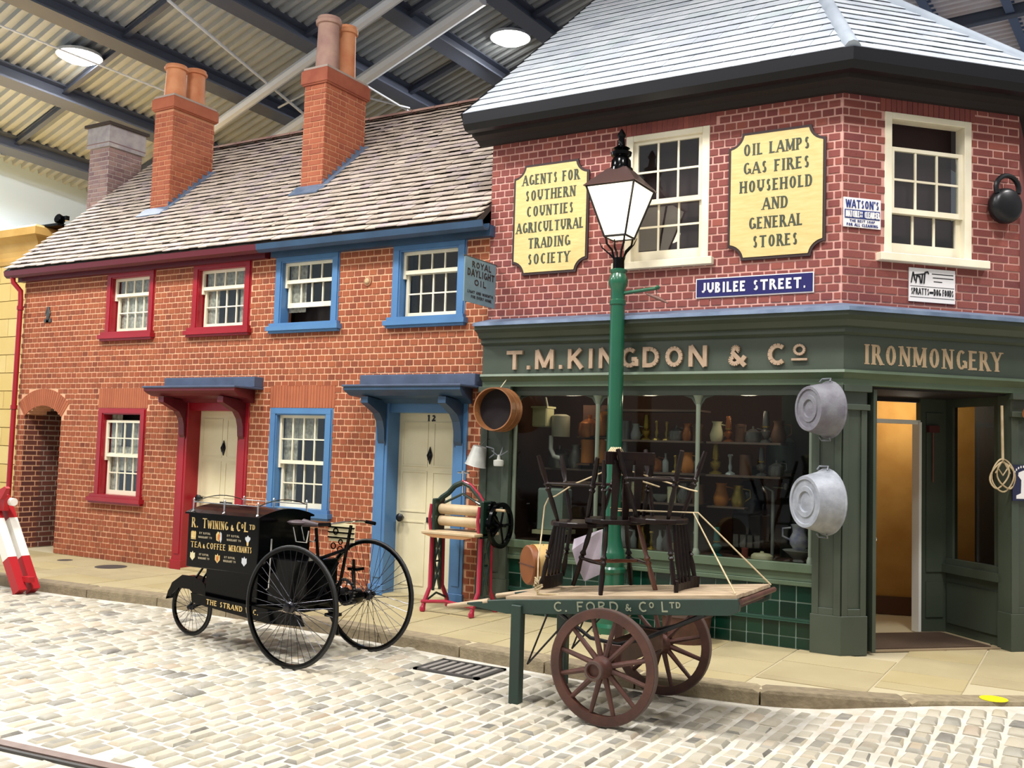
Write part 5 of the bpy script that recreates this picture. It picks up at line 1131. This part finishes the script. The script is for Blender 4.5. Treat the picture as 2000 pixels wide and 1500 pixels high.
for sg in (-1, 1):
    y = sg*.345
    s_ = MB(); prof = [(-1.18, -.035), (-.85, -.1), (.8, -.105), (.86, -.08), (.87, -.03), (.86, .0), (-.85, .0), (-1.0, -.005), (-1.18, -.02)]
    s_.ext([CT @ Vector((p, y-.022, q)) for p, q in prof], (0, .044, 0)); rail_ = s_.build('side_rail', m_cg, ct, bev=.004)
    MB().tube([CT @ Vector((-1.0, y, -.015)), CT @ Vector((-1.2, y, -.035)), CT @ Vector((-1.36, y, -.05))], [.024, .02, .018], 10).build('handle', m_plank, ct, smooth=40)
    if sg < 0:
        FCT = CT @ frameM((0, y-.022, 0), (1, 0, 0), (0, -1, 0), (0, 0, 1)); mb = MB()
        text(mb, 'C. FORD', FCT, -.46, .04, -.083, .068, .15, .002, False); text(mb, '&', FCT, .08, .13, -.077, .048, .18, .002, False); text(mb, 'C', FCT, .18, .245, -.083, .068, .15, .002, False); text(mb, 'O', FCT, .255, .295, -.058, .04, .2, .002, False)
        text(mb, 'L', FCT, .34, .39, -.083, .068, .15, .002, False); text(mb, 'TD', FCT, .4, .48, -.058, .04, .2, .002, False); mb.build('lettering', M('faded_buff', '8f927a', .7), rail_)
    yl = -2.5+y*1.02; MB().box(-3.57, -3.49, yl-.04, yl+.03, RZ, .6).build('prop_leg', m_cg, ct, bev=.004)
    mb = MB(); mb.tube([CT @ Vector((-.71, y, -.45)), CT @ Vector((-.5, y, -.06))], .007, 6); mb.tube([CT @ Vector((-.71, y, -.45)), CT @ Vector((-.3, y, -.08))], .007, 6); mb.build('leg_stay', m_blackm, ct)
    mb = MB(); mb.tube([CT @ Vector((-.42, y, -.1)), CT @ Vector((-.2, y, -.26)), CT @ Vector((0, y, -.3)), CT @ Vector((.2, y, -.26)), CT @ Vector((.62, y, -.1))], .014, 6); mb.build('leaf_spring', m_blackm, ct, smooth=40)
for u in (-.8, -.3, .25, .8): MB().box(u-.03, u+.03, -.33, .33, -.07, 0, m=CT).build('cross_bearer', m_wheel, ct)
MB().tube([CT @ Vector((.875, -.36, -.02)), CT @ Vector((.875, .4, -.02))], .018, 10).build('end_bar', m_wheel, ct, smooth=40)
# ------------------------------------------------------------------ chairs lashed on the cart
m_ch = M('dark_stained_wood', '150d0e', .3, c2='20140f', scale=8, spec=.2); m_rw = M('reddish_wood', '6a3c26', .35, c2='54301f', scale=8, coat=.3)
def turned(a, b, r):
    a, b = Vector(a), Vector(b); P = [(0, .6), (.12, .75), (.3, .95), (.45, .7), (.5, 1.25), (.53, .7), (.57, 1.2), (.6, .7), (.75, 1.05), (1, .75)]
    return [a.lerp(b, t_) for t_, _ in P], [r*k for _, k in P]
def make_chair(lab, loc, rot, mat=m_ch, splat=False, group='wooden chairs tied onto the handcart', redleg=False, tall=.96):
    c = root('windsor_chair', lab, 'chair', loc, rot, group, local=True)
    prof = [(.225*math.cos(R(a)), .205*math.sin(R(a))) for a in range(0, 360, 20)]
    MB().ext([(p, q, .47) for p, q in prof], (0, 0, .035)).build('seat', mat, c, bev=.006)
    legs = [(-.13, -.11, -.23, -.22), (.13, -.11, .23, -.22), (-.12, .12, -.21, .25), (.12, .12, .21, .25)]
    for i, (a, b, p, q) in enumerate(legs):
        pts, rs = turned((a, b, .47), (p, q, 0), .021); MB().tube(pts, rs, 8).build('leg', m_rw if (redleg and i == 2) else mat, c, smooth=40, label='reddish worn leg' if (redleg and i == 2) else None)
    for s_ in (-1, 1): MB().tube([(.19*s_, -.17, .2), (.185*s_, .0, .2), (.175*s_, .19, .2)], [.01, .015, .01], 8).build('stretcher', mat, c, smooth=40)
    MB().tube([(-.185, 0, .2), (0, 0, .2), (.185, 0, .2)], [.01, .015, .01], 8).build('stretcher', m_rw if redleg else mat, c, smooth=40)
    for k in range(2):
        s_ = (-1, 1)[k]; pts, rs = turned((.15*s_, .13, .5), (.185*s_, .2, tall-.06), .019); MB().tube(pts, rs, 8).build('back_post', mat, c, smooth=40)
    if splat:
        for x in (-.085, 0, .085): MB().ext([(x-.022, .15, .5), (x+.022, .15, .5), (x+.034, .19, tall-.06), (x-.034, .19, tall-.06)], (0, .014, 0)).build('splat', mat, c)
    else:
        for x in (-.09, -.03, .03, .09): MB().tube([(x*.9, .15, .5), (x, .17, .68), (x, .2, tall-.06)], [.011, .015, .01], 6).build('spindle', mat, c, smooth=40)
    cr = [(.19*math.sin(R(a)), .235-.05*math.cos(R(a))+.0) for a in range(-80, 81, 16)]
    MB().add([(p, q-.02, tall-.09) for p, q in cr]+[(p, q-.02, tall) for p, q in cr]+[(p, q+.008, tall-.09) for p, q in cr]+[(p, q+.008, tall) for p, q in cr],
        [f for i in range(len(cr)-1) for f in ((i, i+1, 11+i+1, 11+i), (22+i, 33+i, 33+i+1, 22+i+1), (11+i, 11+i+1, 33+i+1, 33+i), (i, 22+i, 22+i+1, i+1))]+[(0, 11, 33, 22), (10, 32, 43, 21)]).build('crest_rail', mat, c, bev=.003)
    return c
zc = lambda x: .745+(x+2.79)*.105
make_chair('dark wooden chair standing upright in the middle of the cart, tied at its top rail', (-2.95, -2.5, zc(-2.95)), (0, 0, R(228)), m_ch, True, redleg=True, tall=.98)
make_chair('dark wooden chair upside down at the left of the pile on the cart', (-3.24, -2.5, zc(-3.24)+.965), (R(180), 0, R(-86)), m_ch)
make_chair('dark wooden chair upside down at the right of the pile on the cart', (-2.62, -2.5, zc(-2.62)+.965), (R(180), 0, R(88)), m_ch)
# rope
m_rope = M('pale_rope', 'cdbb98', .9, c2='b5a27c', scale=30)
rp = MB(); j = lambda p: Vector(p)
A0 = CT @ Vector((.885, .3, .02)); A1 = CT @ Vector((.84, -.34, .03)); S1 = Vector((-2.4, -2.42, 1.3)); TOP = Vector((-2.98, -2.6, 1.66)); LB = CT @ Vector((-.62, -.3, .03)); SL_ = Vector((-3.45, -2.6, 1.35))
for pts in ([A0, S1+Vector((.02, .04, 0)), Vector((-2.8, -2.5, 1.29)), Vector((-3.0, -2.45, 1.28))], [A1, S1, Vector((-2.78, -2.56, 1.3)), Vector((-2.95, -2.6, 1.31))], [TOP+Vector((.06, 0, -.06)), Vector((-2.7, -2.5, 1.54)), Vector((-2.42, -2.45, 1.46)), Vector((-2.36, -2.45, 1.45))], [TOP+Vector((.06, 0, -.1)), Vector((-2.62, -2.5, 1.47))],
            [TOP+Vector((-.03, 0, -.1)), Vector((-3.25, -2.6, 1.46)), SL_+Vector((.06, 0, .02)), SL_, SL_+Vector((-.03, 0, -.06)), Vector((-3.47, -2.65, 1.1)), LB+Vector((0, 0, .25)), LB]): rp.tube(pts, .0055, 6)
for k in range(6): rp.tube([(-2.93+.014*k, -2.69, 1.64+.01*(k % 2)), (-2.93+.014*k, -2.7, 1.7), (-2.925+.014*k, -2.66, 1.735), (-2.92+.014*k, -2.62, 1.7), (-2.92+.014*k, -2.63, 1.64)], .006, 6, closed=True)
for k in range(7): a = k*1.1; rp.tube([LB+Vector((.02*math.cos(a), -.02, .02+.012*k)), LB+Vector((.03*math.sin(a), .02, .04+.013*k)), LB+Vector((-.02, 0, .03+.014*k))], .008, 6, closed=True)
rp.tube([LB, LB+Vector((.1, -.01, .01)), LB+Vector((.16, .02, .01))], .007, 6)
rp = rp.build('rope', m_rope, None, smooth=60); tag(rp, 'pale rope lashing the pile of chairs to the handcart', 'rope')
# things on and behind the cart
o = MB(); o.add([(-3.43, -2.2, 1.03), (-3.2, -2.18, 1.12), (-3.21, -2.2, .78), (-3.33, -2.21, .72), (-3.4, -2.21, .84), (-3.43, -2.23, .95)], [(0, 1, 2, 3, 4, 5)]); o = o.build('cloth', M('white_cloth', 'cfc4d0', .9, c2='bdb0c0', scale=8)); tag(o, 'piece of pale lilac cloth hung at the left of the chairs', 'cloth')
sol = o.modifiers.new('thickness', 'SOLIDIFY'); sol.thickness = .006
t = root('round_drum', 'round orange-brown studded wooden drum at the left end of the cart', 'drum', (-3.68, -2.32, .66))
m_ow = M('orange_wood', '80481e', .5, c2='6a3a18', scale=5); m_stud = M('yellow_wood', 'c9a868', .6, c2='b8945a', scale=4)
mt_ = TR(-3.67, -2.32, .825) @ Matrix.Rotation(R(-38), 4, 'Z') @ Matrix.Rotation(R(90), 4, 'X')
MB().lathe([(.004, .1), (.14, .1), (.15, .09), (.152, -.1), (.004, -.1)], 32, mt_).build('body', m_ow, t, smooth=35)
MB().lathe([(.153, .05), (.156, .05), (.156, -.09), (.153, -.09)], 32, mt_, ring=True).build('rim_band', m_stud, t, smooth=35)
for k in range(14): MB().lathe([(.006, 0), (.004, .003), (.001, .004)], 6, mt_ @ Matrix.Rotation(2*math.pi*k/14, 4, 'Z') @ TR(.156, 0, -.02) @ Matrix.Rotation(R(90), 4, 'Y')).build('stud', m_tyre, t)
MB().box(-.15, .15, -.004, .004, .1, .103, m=mt_).build('seam', m_wheel, t)
t = root('wooden_tub', 'red-brown wooden tub standing on the pavement under the right of the cart', 'tub', (-3.25, -.1, 0))
mt_ = TR(-3.22, -.3, 0)
MB().lathe([(.2, 0), (.205, .02), (.235, .3), (.24, .34), (.225, .34), (.19, .04)], 22, mt_).build('body', m_wheel, t, smooth=35)
MB().lathe([(.236, .24), (.242, .24), (.244, .28), (.238, .28)], 22, mt_, ring=True).build('band', m_tyre, t, smooth=35)

# ------------------------------------------------------------------ mangle
mg = root('laundry_mangle', 'red and dark green cast iron mangle with wooden rollers by the blue door', 'mangle', (-5.65, -.35, 0))
m_mr = M('mangle_red', '9c1c34', .35, coat=.2); m_mg = M('mangle_green', '142a20', .35, coat=.3); m_roll = M('sycamore_roller', 'c8b28e', .55, c2='b59c78', scale=5)
for x, lab in ((-5.98, 0), (-5.38, 1)):
    f = MB(); yc = -.35
    for sg in (-1, 1):
        f.tube([(x, yc+sg*.23, .0), (x, yc+sg*.21, .09), (x, yc+sg*.11, .24), (x, yc+sg*.1, .78)], .024, 8)
    sf = f.build('side_frame', m_mr, mg, smooth=40)
    g = MB()
    for sg in (-1, 1): g.tube([(x+.005, yc+sg*.06, .2), (x+.005, yc+sg*.055, .78)], .018, 6)
    for (z0, z1) in ((.24, .5), (.5, .76)): g.tube([(x+.005, yc-.05, z0), (x+.005, yc, (z0+z1)/2), (x+.005, yc+.05, z0)], .016, 6); g.tube([(x+.005, yc-.05, z1), (x+.005, yc, (z0+z1)/2), (x+.005, yc+.05, z1)], .016, 6)
    g.tube([(x+.005, yc-.05, .5), (x+.005, yc+.05, .5)], .01, 6); g.tube([(x+.005, yc-.2, .1), (x+.005, yc, .17), (x+.005, yc+.2, .1)], .012, 6); g.build('lattice', m_mg, sf, smooth=40)
    MB().box(x-.02, x+.02, yc-.1, yc+.1, .78, 1.16).build('bearing_frame', m_mg, sf, bev=.01)
    MB().tube([(x-.025, yc-.09, .8), (x-.04, yc-.1, .95), (x-.03, yc-.09, 1.1)], .018, 8).build('red_moulding', m_mr, sf, smooth=40)
ar = MB(); ar.tube([(-5.98, -.35, 1.13), (-5.94, -.35, 1.17), (-5.86, -.35, 1.22), (-5.78, -.35, 1.3), (-5.68, -.35, 1.34), (-5.58, -.35, 1.3), (-5.5, -.35, 1.22), (-5.42, -.35, 1.15), (-5.38, -.35, 1.1)], .03, 8); ar = ar.build('top_arch', m_mg, mg, smooth=40)
MB().tube([(-5.68, -.365, 1.355), (-5.57, -.365, 1.32), (-5.47, -.365, 1.23), (-5.39, -.365, 1.13), (-5.37, -.37, .9)], .013, 8).build('red_edge', m_mr, ar, smooth=40)
MB().tube([(-5.9, -.35, 1.12), (-5.68, -.35, 1.22), (-5.46, -.35, 1.12)], .014, 8).build('leaf_spring', m_mg, mg, smooth=40)
b = MB(); b.tube([(-5.68, -.35, 1.2), (-5.68, -.35, 1.44)], .01, 8); b.tube([(-5.75, -.35, 1.44), (-5.61, -.35, 1.44)], .01, 8); b.lathe([(.02, 0), (.02, .03)], 10, TR(-5.68, -.35, 1.43)); b.build('tension_screw', m_chrome, mg, smooth=40)
for z in (1.05, .93): MB().lathe([(.02, -.02), (.052, 0), (.055, .01), (.055, .53), (.052, .54), (.02, .56)], 20, along((-5.95, -.35, z), (1, 0, 0))).build('roller', m_roll, mg, smooth=40)
MB().box(-6.02, -5.36, -.6, -.12, .8, .83).build('drip_board', m_roll, mg, bev=.006)
MB().ext([(-6.0, -.6, .8), (-5.38, -.6, .8), (-5.5, -.6, .77), (-5.88, -.6, .77)], (0, .02, 0)).build('board_edge', M('tan_wood', 'a87c50', .6), mg)
MB().tube([(-6.0, -.57, .1), (-5.7, -.57, .13), (-5.36, -.57, .1)], .018, 8).build('cross_stay', m_mr, mg, smooth=40)
for x in (-5.98, -5.38):
    for y in (-.58, -.12): MB().lathe([(.02, .0), (.03, .01), (.03, .04), (.018, .06)], 12, TR(x, y, 0)).build('foot', m_mr, mg, smooth=40)
w_ = MB(); w_.ring((-5.22, -.33, .92), .235, .045, .035, 32, 'x'); 
for k in range(5): a = 2*math.pi*k/5; w_.tube([(-5.22, -.33, .92), (-5.22, -.33+.2*math.cos(a), .92+.2*math.sin(a))], .013, 6)
w_.tube([(-5.36, -.33, .92), (-5.16, -.33, .92)], .018, 8); fw = w_.build('flywheel', m_black, mg, smooth=40)
MB().tube([(-5.21, -.45, 1.08), (-5.1, -.45, 1.08)], .014, 8).build('crank_handle', m_roll, fw, smooth=40)
g = MB(); g.lathe([(.11, -.012), (.11, .012), (.03, .02)], 24, along((-5.32, -.33, .92), (1, 0, 0))); g.lathe([(.08, -.012), (.08, .012), (.02, .02)], 24, along((-5.32, -.33, 1.08), (1, 0, 0))); g.build('gear', m_black, mg, smooth=30)

# ------------------------------------------------------------------ striped barrier at the left edge
br = root('street_barrier', 'red and white painted wooden trestle barrier at the left edge', 'barrier', (-10.6, -2.15, RZ))
m_bw = M('barrier_white', 'e6e2d8', .5); m_br = M('barrier_red', 'a8171f', .45)
for dy in (0, .16):
    a = Vector((-11.0, -2.2+dy, .95)); b = Vector((-10.32, -2.2+dy, -.06)); m_ = frameM(a, (b-a).normalized(), (0, 1, 0), (b-a).normalized().cross(Vector((0, 1, 0)))); L_ = (b-a).length
    for (p, q, mt_, nm) in ((0, .3, m_br, 'red_band'), (.3, .8, m_bw, 'white_band'), (.8, L_, m_br, 'red_foot')): MB().box(L_*0+p*1.0, q, -.05, .05, -.06, .06, m=m_).build('leg', mt_, br)
MB().tube([(-12.2, -2.12, .93), (-10.66, -2.12, .92)], .045, 16).build('top_pole', m_bw, br, smooth=40)
MB().ext([(-11.2, -2.2, .8), (-10.72, -2.2, .82), (-10.72, -2.2, 1.0), (-10.85, -2.2, 1.0), (-11.2, -2.2, .98)], (0, .06, 0)).build('bracket', m_br, br)
MB().ext([(-10.72, -2.25, .95), (-10.62, -2.25, 1.08), (-10.66, -2.25, 1.1), (-10.86, -2.25, 1.02)], (0, .05, 0)).build('hook', m_br, br)
MB().box(-10.35, -10.22, -2.17, -2.1, .05, .11).build('bolt_block', m_br, br)

# ------------------------------------------------------------------ goods in the shop window
m_cop = M('copper_goods', 'a8683c', .3, metal=.7); m_br_ = M('brass_goods', 'b39a50', .3, metal=.8); m_tinw = M('dark_tin', '7a7876', .25, metal=.7); m_cer = M('cream_ceramic', 'cfc9a4', .35); m_bott = M('pale_glassware', '9aa0a0', .15, metal=.2); m_wood = M('brown_goods', '5a3c28', .6); m_orn = M('orange_goods', 'b5702c', .5)
shv = MB(); shv.box(-5.2, -4.32, .42, .72, 1.495, 1.515); shv.box(-4.3, -3.28, .15, .45, 1.815, 1.835); shv.box(-3.22, -2.5, .15, .45, 1.815, 1.835); shv.box(-4.3, -3.28, .15, .45, 1.5, 1.52); shv.box(-3.22, -2.5, .15, .45, 1.5, 1.52); shv.box(-3.22, -2.85, .2, .45, 1.2, 1.215); shv.box(-4.3, -3.28, .15, .45, 2.12, 2.14); shv.box(-4.3, -3.3, .2, .5, 1.2, 1.22)
shv.build('display_shelf', M('shelf_edge', '6c5a50', .5), sh)
KINDS = {
 'jug': ([(.045, 0), (.055, .02), (.06, .06), (.04, .12), (.035, .15), (.045, .17)], 'jug'), 'oil_lamp': ([(.05, 0), (.05, .01), (.015, .03), (.04, .06), (.045, .09), (.02, .11), (.03, .14), (.022, .24), (.02, .25)], 'oil lamp'),
 'candlestick': ([(.045, 0), (.04, .015), (.012, .03), (.018, .07), (.01, .1), (.015, .15), (.025, .165), (.02, .18)], 'candlestick'), 'kettle': ([(.07, 0), (.085, .03), (.075, .1), (.03, .13), (.012, .135), (.015, .16)], 'kettle'),
 'storage_tin': ([(.05, 0), (.05, .14), (.053, .14), (.053, .165), (.02, .17)], 'tin'), 'bottle': ([(.03, 0), (.032, .01), (.032, .1), (.012, .14), (.012, .18), (.016, .185)], 'bottle'), 'bowl': ([(.03, 0), (.07, .04), (.09, .08), (.085, .08), (.05, .04)], 'bowl')}
def good(kind, x, y, z, mat, lab, sc=1.0, group=None):
    prof, cat = KINDS[kind]; t = root(kind, lab, cat, (x, y, z), (0, 0, 0), group)
    MB().lathe([(r*sc, h*sc) for r, h in prof]+[(.003, prof[-1][1]*sc)], 16, TR(x, y, z)).build('body', mat, t, smooth=40)
    if kind in ('jug', 'kettle'):
        h = prof[-1][1]*sc; r = .05*sc; MB().tube([(x+r*.7, y, z+h*.85), (x+r*1.9, y, z+h*.8), (x+r*2.0, y, z+h*.45), (x+r*1.1, y, z+h*.25)], .006*sc, 6).build('handle', mat, t, smooth=40)
    if kind == 'oil_lamp': MB().lathe([(.03*sc, .12*sc), (.032*sc, .13*sc), (.012*sc, .14*sc)], 12, TR(x, y, z)).build('burner', m_br_, t, smooth=40)
    return t
rows = [(1.835, -4.24, -3.34, 9, 'on the shelf behind the middle window, upper row', ['oil_lamp', 'storage_tin', 'jug', 'oil_lamp', 'candlestick', 'candlestick', 'kettle', 'jug', 'storage_tin'], [m_tinw, m_tinw, m_bott, m_br_, m_br_, m_br_, m_tinw, m_cop, m_wood]),
        (1.52, -4.24, -3.34, 9, 'on the shelf behind the middle window, second row', ['bottle', 'oil_lamp', 'bottle', 'jug', 'kettle', 'bottle', 'candlestick', 'jug', 'bottle'], [m_bott, m_bott, m_bott, m_tinw, m_cop, m_bott, m_br_, m_orn, m_tinw]),
        (1.22, -4.24, -3.34, 8, 'on the lowest shelf of the middle window', ['storage_tin', 'jug', 'storage_tin', 'storage_tin', 'bowl', 'storage_tin', 'jug', 'storage_tin'], [m_cer, m_tinw, m_cer, m_wood, m_bott, m_cer, m_tinw, m_wood]),
        (1.835, -3.16, -2.56, 6, 'on the upper shelf of the right window', ['jug', 'oil_lamp', 'storage_tin', 'kettle', 'oil_lamp', 'jug'], [m_cer, m_cop, m_wood, m_tinw, m_tinw, m_wood]),
        (1.52, -3.16, -2.56, 5, 'on the second shelf of the right window', ['oil_lamp', 'candlestick', 'storage_tin', 'oil_lamp', 'kettle'], [m_br_, m_bott, m_wood, m_tinw, m_tinw]),
        (.745, -4.2, -3.35, 10, 'on the floor of the middle window', ['bottle', 'jug', 'bottle', 'bottle', 'candlestick', 'bottle', 'jug', 'bowl', 'bottle', 'candlestick'], [m_bott, m_bott, m_bott, m_br_, m_br_, m_bott, m_tinw, m_cer, m_bott, m_bott])]
MN = {id(m_tinw): 'dark tin', id(m_bott): 'pale', id(m_br_): 'brass', id(m_cop): 'copper', id(m_wood): 'brown', id(m_cer): 'cream', id(m_orn): 'orange'}
ORDN = ['first', 'second', 'third', 'fourth', 'fifth', 'sixth', 'seventh', 'eighth', 'ninth', 'tenth']
for z, a, b, n, where, ks, mm in rows:
    cnt = {}
    for k_i in range(n): cnt[(ks[k_i], id(mm[k_i]))] = cnt.get((ks[k_i], id(mm[k_i])), 0)+1
    seen = {}
    for i in range(n):
        key = (ks[i], id(mm[i])); seen[key] = seen.get(key, 0)+1
        pre = '' if cnt[key] == 1 else ORDN[seen[key]-1]+' '
        good(ks[i], a+(b-a)*i/(n-1)+random.uniform(-.01, .01), .27, z, mm[i], f"{pre}{MN[id(mm[i])]} {ks[i].replace('_', ' ')} from the left {where}" if pre else f"{MN[id(mm[i])]} {ks[i].replace('_', ' ')} {where}", random.uniform(.95, 1.25), 'goods in the shop window')
# left bay: cistern, copper and straw ware
t = root('water_cistern', 'cream high-level cistern with a curved pipe in the left shop window', 'cistern', (-5.03, .3, 2.0))
m_cist = M('cream_iron', 'b9b58c', .5)
MB().box(-5.19, -5.01, .2, .38, 1.95, 2.16).build('tank', m_cist, t, bev=.012); MB().box(-5.2, -5.0, .19, .39, 2.15, 2.17).build('lid', m_cist, t)
MB().lathe([(.1, 0), (.1, .22), (.06, .24)], 20, TR(-4.92, .36, 1.85)).build('boiler', M('grey_cream_iron', '9c9884', .5), t, smooth=40)
MB().tube([(-5.0, .3, 1.86), (-5.0, .3, 1.72), (-4.96, .3, 1.64), (-4.88, .3, 1.62)], .025, 10).build('pipe', M('white_pipe', 'c8c8c0', .4), t, smooth=40)
MB().tube([(-5.05, .3, 2.15), (-5.08, .3, 2.27)], .012, 8).build('flush_lever', M('grey_cream_iron', ''), t)
for i, (x, z, mt_, lab, k) in enumerate([(-4.62, 1.87, m_cop, 'large copper kettle high in the left window', 'kettle'), (-4.46, 1.89, m_orn, 'orange copper jug beside the kettle in the left window', 'jug'), (-4.63, 1.58, m_orn, 'straw coloured jar under the kettle in the left window', 'storage_tin'), (-4.45, 1.58, m_orn, 'straw coloured jug under the orange jug in the left window', 'jug'), (-4.8, 1.515, m_tinw, 'dark tin jug on the shelf of the left window', 'jug'), (-5.0, 1.515, m_tinw, 'dark tin kettle on the shelf of the left window', 'kettle'), (-5.12, .745, m_tinw, 'dark tin bowl on the floor of the left window', 'bowl')]):
    good(k, x, .45 if z > 1.53 else .5, z if z < 1.6 else z-.02, mt_, lab, 1.5 if k != 'bowl' else 2)
box('wall_peg_board', M('brown_display_board', ''), sh, -4.75, -4.36, .55, .6, 1.45, 2.2)
for x in (-4.62, -4.46): box('bracket_shelf', m_wood, sh, x-.1, x+.1, .35, .55, 1.845, 1.86); box('bracket_shelf', m_wood, sh, x-.1, x+.1, .35, .55, 1.555, 1.575)
t = root('washstand', 'pale grey-green metal washbasin stand low in the left window', 'washstand', (-4.95, .3, .745))
MB().box(-5.1, -4.8, .2, .45, .85, 1.3).build('panel', M('grey_green_enamel', '9fb0a8', .3), t, bev=.02); MB().box(-5.12, -4.78, .15, .5, .82, .86).build('shelf', m_cer, t)
for x in (-5.1, -4.8): MB().tube([(x, .3, .745), (x, .3, .82)], .015, 8).build('leg', m_tinw, t)
# right bay
t = root('cast_iron_range', 'black cast iron stove with a tall flue in the right window', 'stove', (-2.9, .6, .745))
MB().box(-3.02, -2.72, .35, .65, .8, 1.15).build('body', m_blackm, t, bev=.02); MB().lathe([(.16, 0), (.17, .02), (.15, .2), (.1, .3), (.06, .32)], 20, TR(-2.87, .5, 1.15)).build('top', M('blue_black_iron', '1c1c2c', .3), t, smooth=40)
MB().lathe([(.11, 0), (.12, .04), (.1, .1), (.04, .13)], 20, TR(-2.87, .5, 1.48)).build('dome', m_blackm, t, smooth=40)
for x in (-3.0, -2.74): MB().tube([(x, .4, .745), (x, .4, .8)], .02, 8).build('foot', m_blackm, t)
for k in range(4): MB().box(-3.0+.07*k, -2.95+.07*k, .34, .352, .83, .95).build('grate_bar', m_tinw, t)
t = root('standpipe', 'grey upright pipe with a brass tap in the right window', 'pipe', (-2.6, .35, .745))
MB().tube([(-2.62, .35, .745), (-2.62, .35, 1.38), (-2.7, .35, 1.42)], .018, 10).build('pipe', M('grey_pipe', '8a8c8a', .4, metal=.3), t, smooth=40)
MB().lathe([(.02, 0), (.03, .03), (.02, .06)], 12, TR(-2.5, .35, 1.4)).build('tap', m_tinw, t, smooth=40); MB().tube([(-2.62, .35, 1.42), (-2.5, .35, 1.42)], .014, 8).build('cross_pipe', m_tinw, t)
t = root('zinc_boiler', 'dull grey-green cylindrical boiler high in the right window', 'boiler', (-2.62, .5, 1.55))
MB().lathe([(.13, 0), (.135, .02), (.135, .3), (.1, .34), (.03, .36)], 24, TR(-2.6, .52, 1.55)).build('body', M('grey_green_zinc', '5c6a66', .4, metal=.3), t, smooth=40)
box('bracket_shelf', m_wood, sh, -2.76, -2.46, .38, .7, 1.53, 1.55)
t = root('patterned_jug', 'blue and white china jug with a handle in the right window corner', 'jug', (-2.33, .2, .86))
m_china = M('blue_white_china', 'c4c4c8', .25, c2='8a8ab4', scale=14)
MB().lathe([(.05, 0), (.085, .05), (.09, .1), (.06, .16), (.065, .2), (.08, .23), (.07, .22), (.05, .17)], 24, TR(-2.33, .2, .86)).build('body', m_china, t, smooth=45)
MB().tube([(-2.4, .17, 1.06), (-2.47, .15, 1.05), (-2.47, .15, .98), (-2.41, .17, .95)], .009, 8).build('handle', m_china, t, smooth=40)
t = root('wash_basin', 'white shallow china basin under the patterned jug', 'basin', (-2.33, .2, .745))
MB().lathe([(.05, 0), (.06, .01), (.05, .03), (.11, .08), (.15, .11), (.145, .112), (.1, .085), (.02, .07)], 28, TR(-2.33, .2, .745)).build('bowl', M('white_china', 'b5b5b0', .3), t, smooth=45)
t = root('soap_dish', 'flat cream lidded soap dish on the floor of the right window', 'dish', (-2.65, .15, .745))
MB().lathe([(.07, 0), (.08, .01), (.078, .04), (.06, .06), (.015, .065), (.012, .08)], 24, TR(-2.66, .15, .745), sx=1.3).build('dish', m_cer, t, smooth=40)
good('oil_lamp', -3.1, .16, .745, M('teal_glass', '2c6a68', .15), 'blue-green glass oil lamp with a brass top on the floor of the right window', 1.1)
good('storage_tin', -2.82, .14, .745, M('brick_red_tin', '7a3a30', .5), 'small brick red tin beside the soap dish', .6)
good('jug', -3.12, .33, 1.215, m_orn, 'large orange-brown jug on the small shelf of the right window', 1.3); good('jug', -2.95, .33, 1.215, m_br_, 'brass jug on the small shelf of the right window', 1.2)
